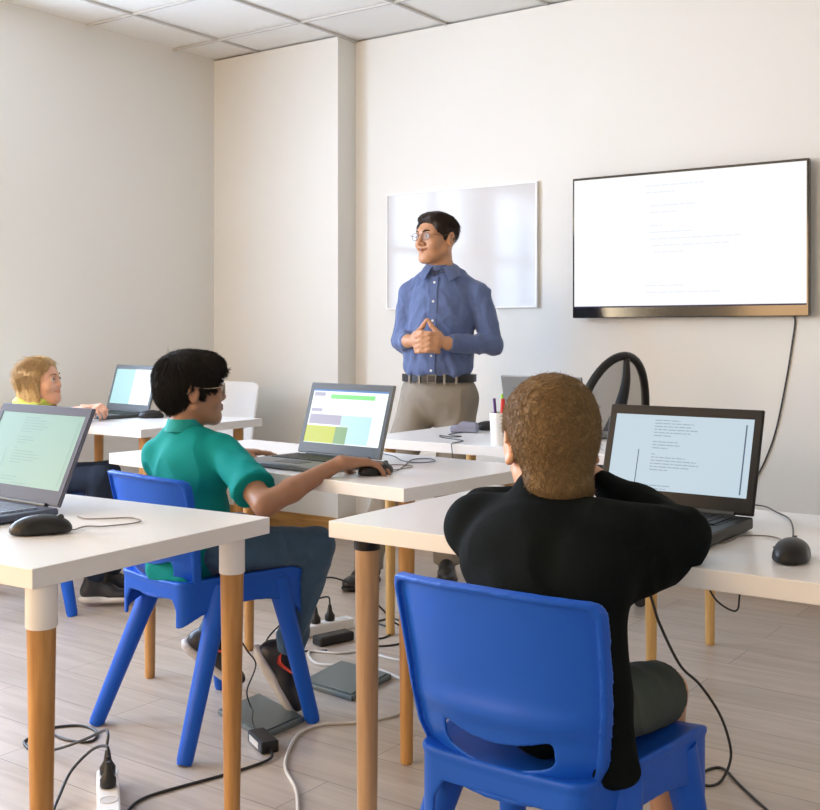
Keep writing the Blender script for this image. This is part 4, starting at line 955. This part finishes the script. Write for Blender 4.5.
# ------------------------------------------------------------------ boy in black, seen from behind
def black_boy():
    loc = (-.860, 1.640, 0); rz = 0; L = lambda *q: tuple(w2l(loc, rz, q))
    J = dict(pelvis=(0, -.06, .535), belly=(-.01, -.055, .62), chest=(-.025, -.010, .745), neck=L(-.915, 1.685, .832), shoulder_r=L(-.765, 1.660, .790), shoulder_l=L(-1.040, 1.665, .775),
             elbow_r=L(-.705, 1.775, .782), wrist_r=L(-.885, 1.830, .850), elbow_l=L(-1.10, 1.79, .785), wrist_l=L(-.90, 1.905, .785),
             hip_r=(.075, -.04, .52), hip_l=(-.075, -.04, .52), knee_r=L(-.762, 1.845, .490), knee_l=(-.10, .24, .505), ankle_r=L(-.775, 1.88, .10), ankle_l=(-.10, .27, .10))
    f = Fr(L(-.928, 1.728, .922), rot(40, -19, 0), .985)
    hv = Vol(f.o - .16, f.o + .16, .0030); head(hv, f, 1, 0, J['neck']); a = lambda n: np.array(J[n], float); hv.cap(a('neck'), a('neck') + (0, -.01, -.05), .044, .05)
    bv = Vol((-.32, -.26, .03), (.30, .42, .90), .006); body(bv, J, .66, .025)
    hd = Vol(L(-.99, 1.76, .74), L(-.76, 2.0, .98), .003)
    hand(hd, a('wrist_r'), frame((-.55, -.25, .9), (.6, .3, .5)), .80, curl=(30, 50, 40)); hd.cap(a('wrist_r') + (a('elbow_r') - a('wrist_r')) * .3, a('wrist_r'), .024, .019)
    hl = Vol(L(-1.02, 1.80, .72), L(-.70, 2.08, .84), .003)
    hand(hl, a('wrist_l'), frame((1, .25, 0), (0, 0, 1)) , .80, curl=(8, 14, 10)); hl.cap(a('wrist_l') + (a('elbow_l') - a('wrist_l')) * .3, a('wrist_l'), .024, .019)
    p = person('person', [hv, bv, hd, hl], f, 'warm', loc, rz, 'boy in a black shirt with short sandy hair, seen from behind', (0, 1, -.3), .9, 'hair_sand', 1)
    v = Vol(f.o - .17, f.o + .17, .003); s = f.s; E = lambda p_, r, k=.012, op=0: v.ell(f(*p_), np.array(r) * s, f.R, k, op)
    E((0, -.018, .038), (.085, .103, .086)); E((0, -.050, -.012), (.070, .060, .070), .03); E((0, .05, .070), (.06, .05, .04), .03); E((0, -.045, -.085), (.060, .044, .050), .03)
    E((0, .118, -.022), (.090, .068, .078), .008, 1); E((0, .065, -.085), (.12, .10, .055), .012, 1); E((0, -.07, -.165), (.12, .13, .045), .010, 1)
    for q in (-1, 1): E((q * .092, .018, -.030), (.026, .034, .046), .008, 1); E((q * .092, -.012, -.010), (.024, .028, .042), .004, 1)
    V, Q = v.mesh(); V = relax(V, Q, 1); V = f.arr(wrinkle(f.inv(V), Q, .0012, (45, 45, 22), 3))
    S = strands(V, Q, f, 26000, .015, lambda P, N: P - np.array((.006, -.045, .125)) + np.array((0, 0, -.012)) * 8, .00042, 4, .30, 3, rnd=.22)
    qmesh('hair', [(V, Q, 0), (S[0], S[1], 0)], [M['hair_sand']], p)
    v = Vol((-.36, -.30, .38), (.36, .34, .92), .0045)
    v.cap((-.005, -.055, .55), (-.01, -.05, .64), .112, .112, .03).ell((-.03, -.010, .735), (.150, .098, .11), None, .04)
    n_ = a('neck'); v.cap(a('shoulder_r'), n_ + (.03, -.01, -.025), .050, .045, .03).cap(a('shoulder_l'), n_ + (-.03, -.01, -.025), .050, .045, .03).cap(n_ + (0, -.005, -.03), n_ + (-.002, -.004, .006), .066, .056, .02)
    for q, n in ((1, 'r'), (-1, 'l')):
        s0, e, wr = a('shoulder_' + n), a('elbow_' + n), a('wrist_' + n)
        v.cap(s0, e, .053, .043, .025)
        if n == 'r': v.cap(e, e + (wr - e) * .55, .044, .036, .012).cap(e + (wr - e) * .5, e + (wr - e) * .92, .035, .029, .01)
        else: v.cap(e, e + (wr - e) * .30, .044, .041, .012)
    v.cap((.085, -.10, .56), (.115, -.095, .47), .065, .045, .04).cap((.12, -.09, .55), (.155, -.085, .455), .040, .026, .02)
    v.cap(L(-.79, 1.64, .72), L(-.725, 1.755, .745), .055, .045, .04).cap((.085, -.04, .74), (.095, -.085, .56), .060, .052, .03)
    garment('shirt', v, M['blackcloth'], p, .009, (11, 11, 7), 41)
    v = Vol((-.26, -.24, .30), (.26, .34, .66), .0045); v.ell((0, -.05, .535), (.130, .11, .07), None, .03)
    for n in 'rl':
        h, k_ = a('hip_' + n), a('knee_' + n); v.cap(h, h + (k_ - h) * .5, .062, .058, .03).cap(h + (k_ - h) * .3, h + (k_ - h) * .90, .056, .056, .01, flat=True)
    garment('shorts', v, M['shorts'], p, .006, (14, 14, 9), 51)
    for n in 'rl': shoe(a('ankle_' + n), (0, 1, 0), .84, parent=p)
black_boy()

# ------------------------------------------------------------------ blond girl
def girl():
    loc = (-3.96, 2.80, 0); rz = R(-50); L = lambda *q: tuple(w2l(loc, rz, q))
    J = dict(pelvis=(0, -.03, .52), belly=(0, -.02, .60), chest=(0, .0, .70), neck=L(-3.94, 2.82, .815), shoulder_r=L(-3.90, 2.73, .745), shoulder_l=L(-3.99, 2.95, .745),
             elbow_r=L(-3.83, 2.93, .765), wrist_r=L(-3.93, 3.07, .775), elbow_l=L(-4.10, 3.08, .765), wrist_l=L(-3.97, 3.14, .775),
             hip_r=(.075, .0, .515), hip_l=(-.075, .0, .515), knee_r=(.085, .32, .52), knee_l=(-.09, .32, .52), ankle_r=(.07, .30, .10), ankle_l=(-.08, .34, .10))
    a = lambda n: np.array(J[n], float)
    f = Fr(L(-3.925, 2.845, .918), rot(-14, 8, 3), .88)
    hv = Vol(f.o - .16, f.o + .16, .003); head(hv, f, 1, 0, J['neck']); hv.cap(a('neck'), a('neck') + (0, 0, -.05), .040, .048)
    bv = Vol((-.36, -.26, .03), (.36, .52, .86), .006); body(bv, J, .64, .025)
    hd = Vol(L(-4.14, 2.86, .70)[:2] + (.70,), L(-3.70, 3.22, .90)[:2] + (.90,), .0035) if False else Vol(a('wrist_l') - (.22, .22, .08), a('wrist_l') + (.22, .22, .12), .0035)
    for n, dd in (('r', (-.45, .6)), ('l', (.9, -.1))):
        d = w2l((0, 0, 0), rz, (dd[0], dd[1], .15)); hd.cap(a('wrist_' + n) + (a('elbow_' + n) - a('wrist_' + n)) * .5, a('wrist_' + n), .026, .020)
        hand(hd, a('wrist_' + n) + (0, 0, .010), frame(d, w2l((0, 0, 0), rz, (.5, -.5, 1))), .80, curl=(45, 60, 40))
    p = person('person', [hv, bv, hd], f, 'fair', loc, rz, 'blond girl in a lime yellow top looking up over her shoulder at the far left', (.12, 1, .16), .8, 'hair_sand', 1)
    v = Vol(f.o - .22, f.o + .20, .0035); s = f.s; E = lambda p_, r, k=.012, op=0: v.ell(f(*p_), np.array(r) * s, f.R, k, op)
    E((0, -.018, .036), (.080, .098, .084)); E((0, .020, .070), (.062, .052, .040), .03)
    E((0, .122, -.010), (.064, .078, .100), .010, 1); E((0, .05, -.13), (.070, .09, .09), .012, 1)
    for x, y, ex, ey, r in ((.070, .012, .074, .012, .020), (.068, -.02, .076, -.024, .026), (.056, -.055, .062, -.065, .032), (.02, -.080, .02, -.095, .034), (-.03, -.078, -.035, -.09, .034), (-.068, -.04, -.076, -.045, .028), (-.070, .01, -.078, .01, .020)):
        v.cap(f(x, y, .03), f(ex, ey, -.170), r * s, r * .62 * s, .02)
    V, Q = v.mesh(); V = relax(V, Q, 1); V = f.arr(wrinkle(f.inv(V), Q, .003, (55, 55, 6), 7))
    S = strands(V, Q, f, 9000, .060, lambda P, N: np.stack([np.sign(P[:, 0] + .012) * np.clip(P[:, 2] / .08, 0, 1), -.2 * np.clip(P[:, 2] / .08, 0, 1), -1.15 + np.clip(P[:, 2] / .12, 0, 1)], 1), .0006, 4, .03, 5, rnd=.05)
    qmesh('hair', [(V, Q, 0), (S[0], S[1], 0)], [M['hair_blond']], p)
    v = Vol((-.34, -.30, .44), (.34, .40, .86), .005)
    v.cap((0, -.03, .52), (0, -.02, .62), .105, .10, .03).ell((0, .0, .70), (.125, .085, .09), None, .04)
    for n in 'rl':
        s0, e = a('shoulder_' + n), a('elbow_' + n); v.cap(s0, a('neck') + (0, 0, -.02), .045, .044, .03); v.cap(s0, s0 + (e - s0) * .5, .044, .042, .02)
    v.cap(a('neck') + (0, 0, -.03), a('neck') + (0, 0, .005), .062, .056, .02)
    tp = garment('top', v, M['lime'], p, .006, (12, 12, 8), 61)
    n_ = a('neck'); c = MB()
    c.tube([n_ + np.array((math.sin(t) * .058, math.cos(t) * .060, .012 + .010 * math.sin(3 * t))) for t in [2 * math.pi * i / 24 for i in range(25)]], .019, 8, smooth=False); c.build('collar', M['lime'], tp, smooth=True)
    v = Vol((-.26, -.24, .05), (.26, .46, .66), .006); v.ell((0, -.02, .53), (.125, .11, .07), None, .03)
    for n in 'rl':
        h, k_, an = a('hip_' + n), a('knee_' + n), a('ankle_' + n); v.cap(h, k_, .060, .052, .03).cap(k_, an + (0, 0, .03), .052, .042, .02)
    garment('trousers', v, M['navy'], p, .005, (14, 14, 9), 71)
    for n in 'rl': shoe(a('ankle_' + n), (0, 1, 0), .84, parent=p)
girl()
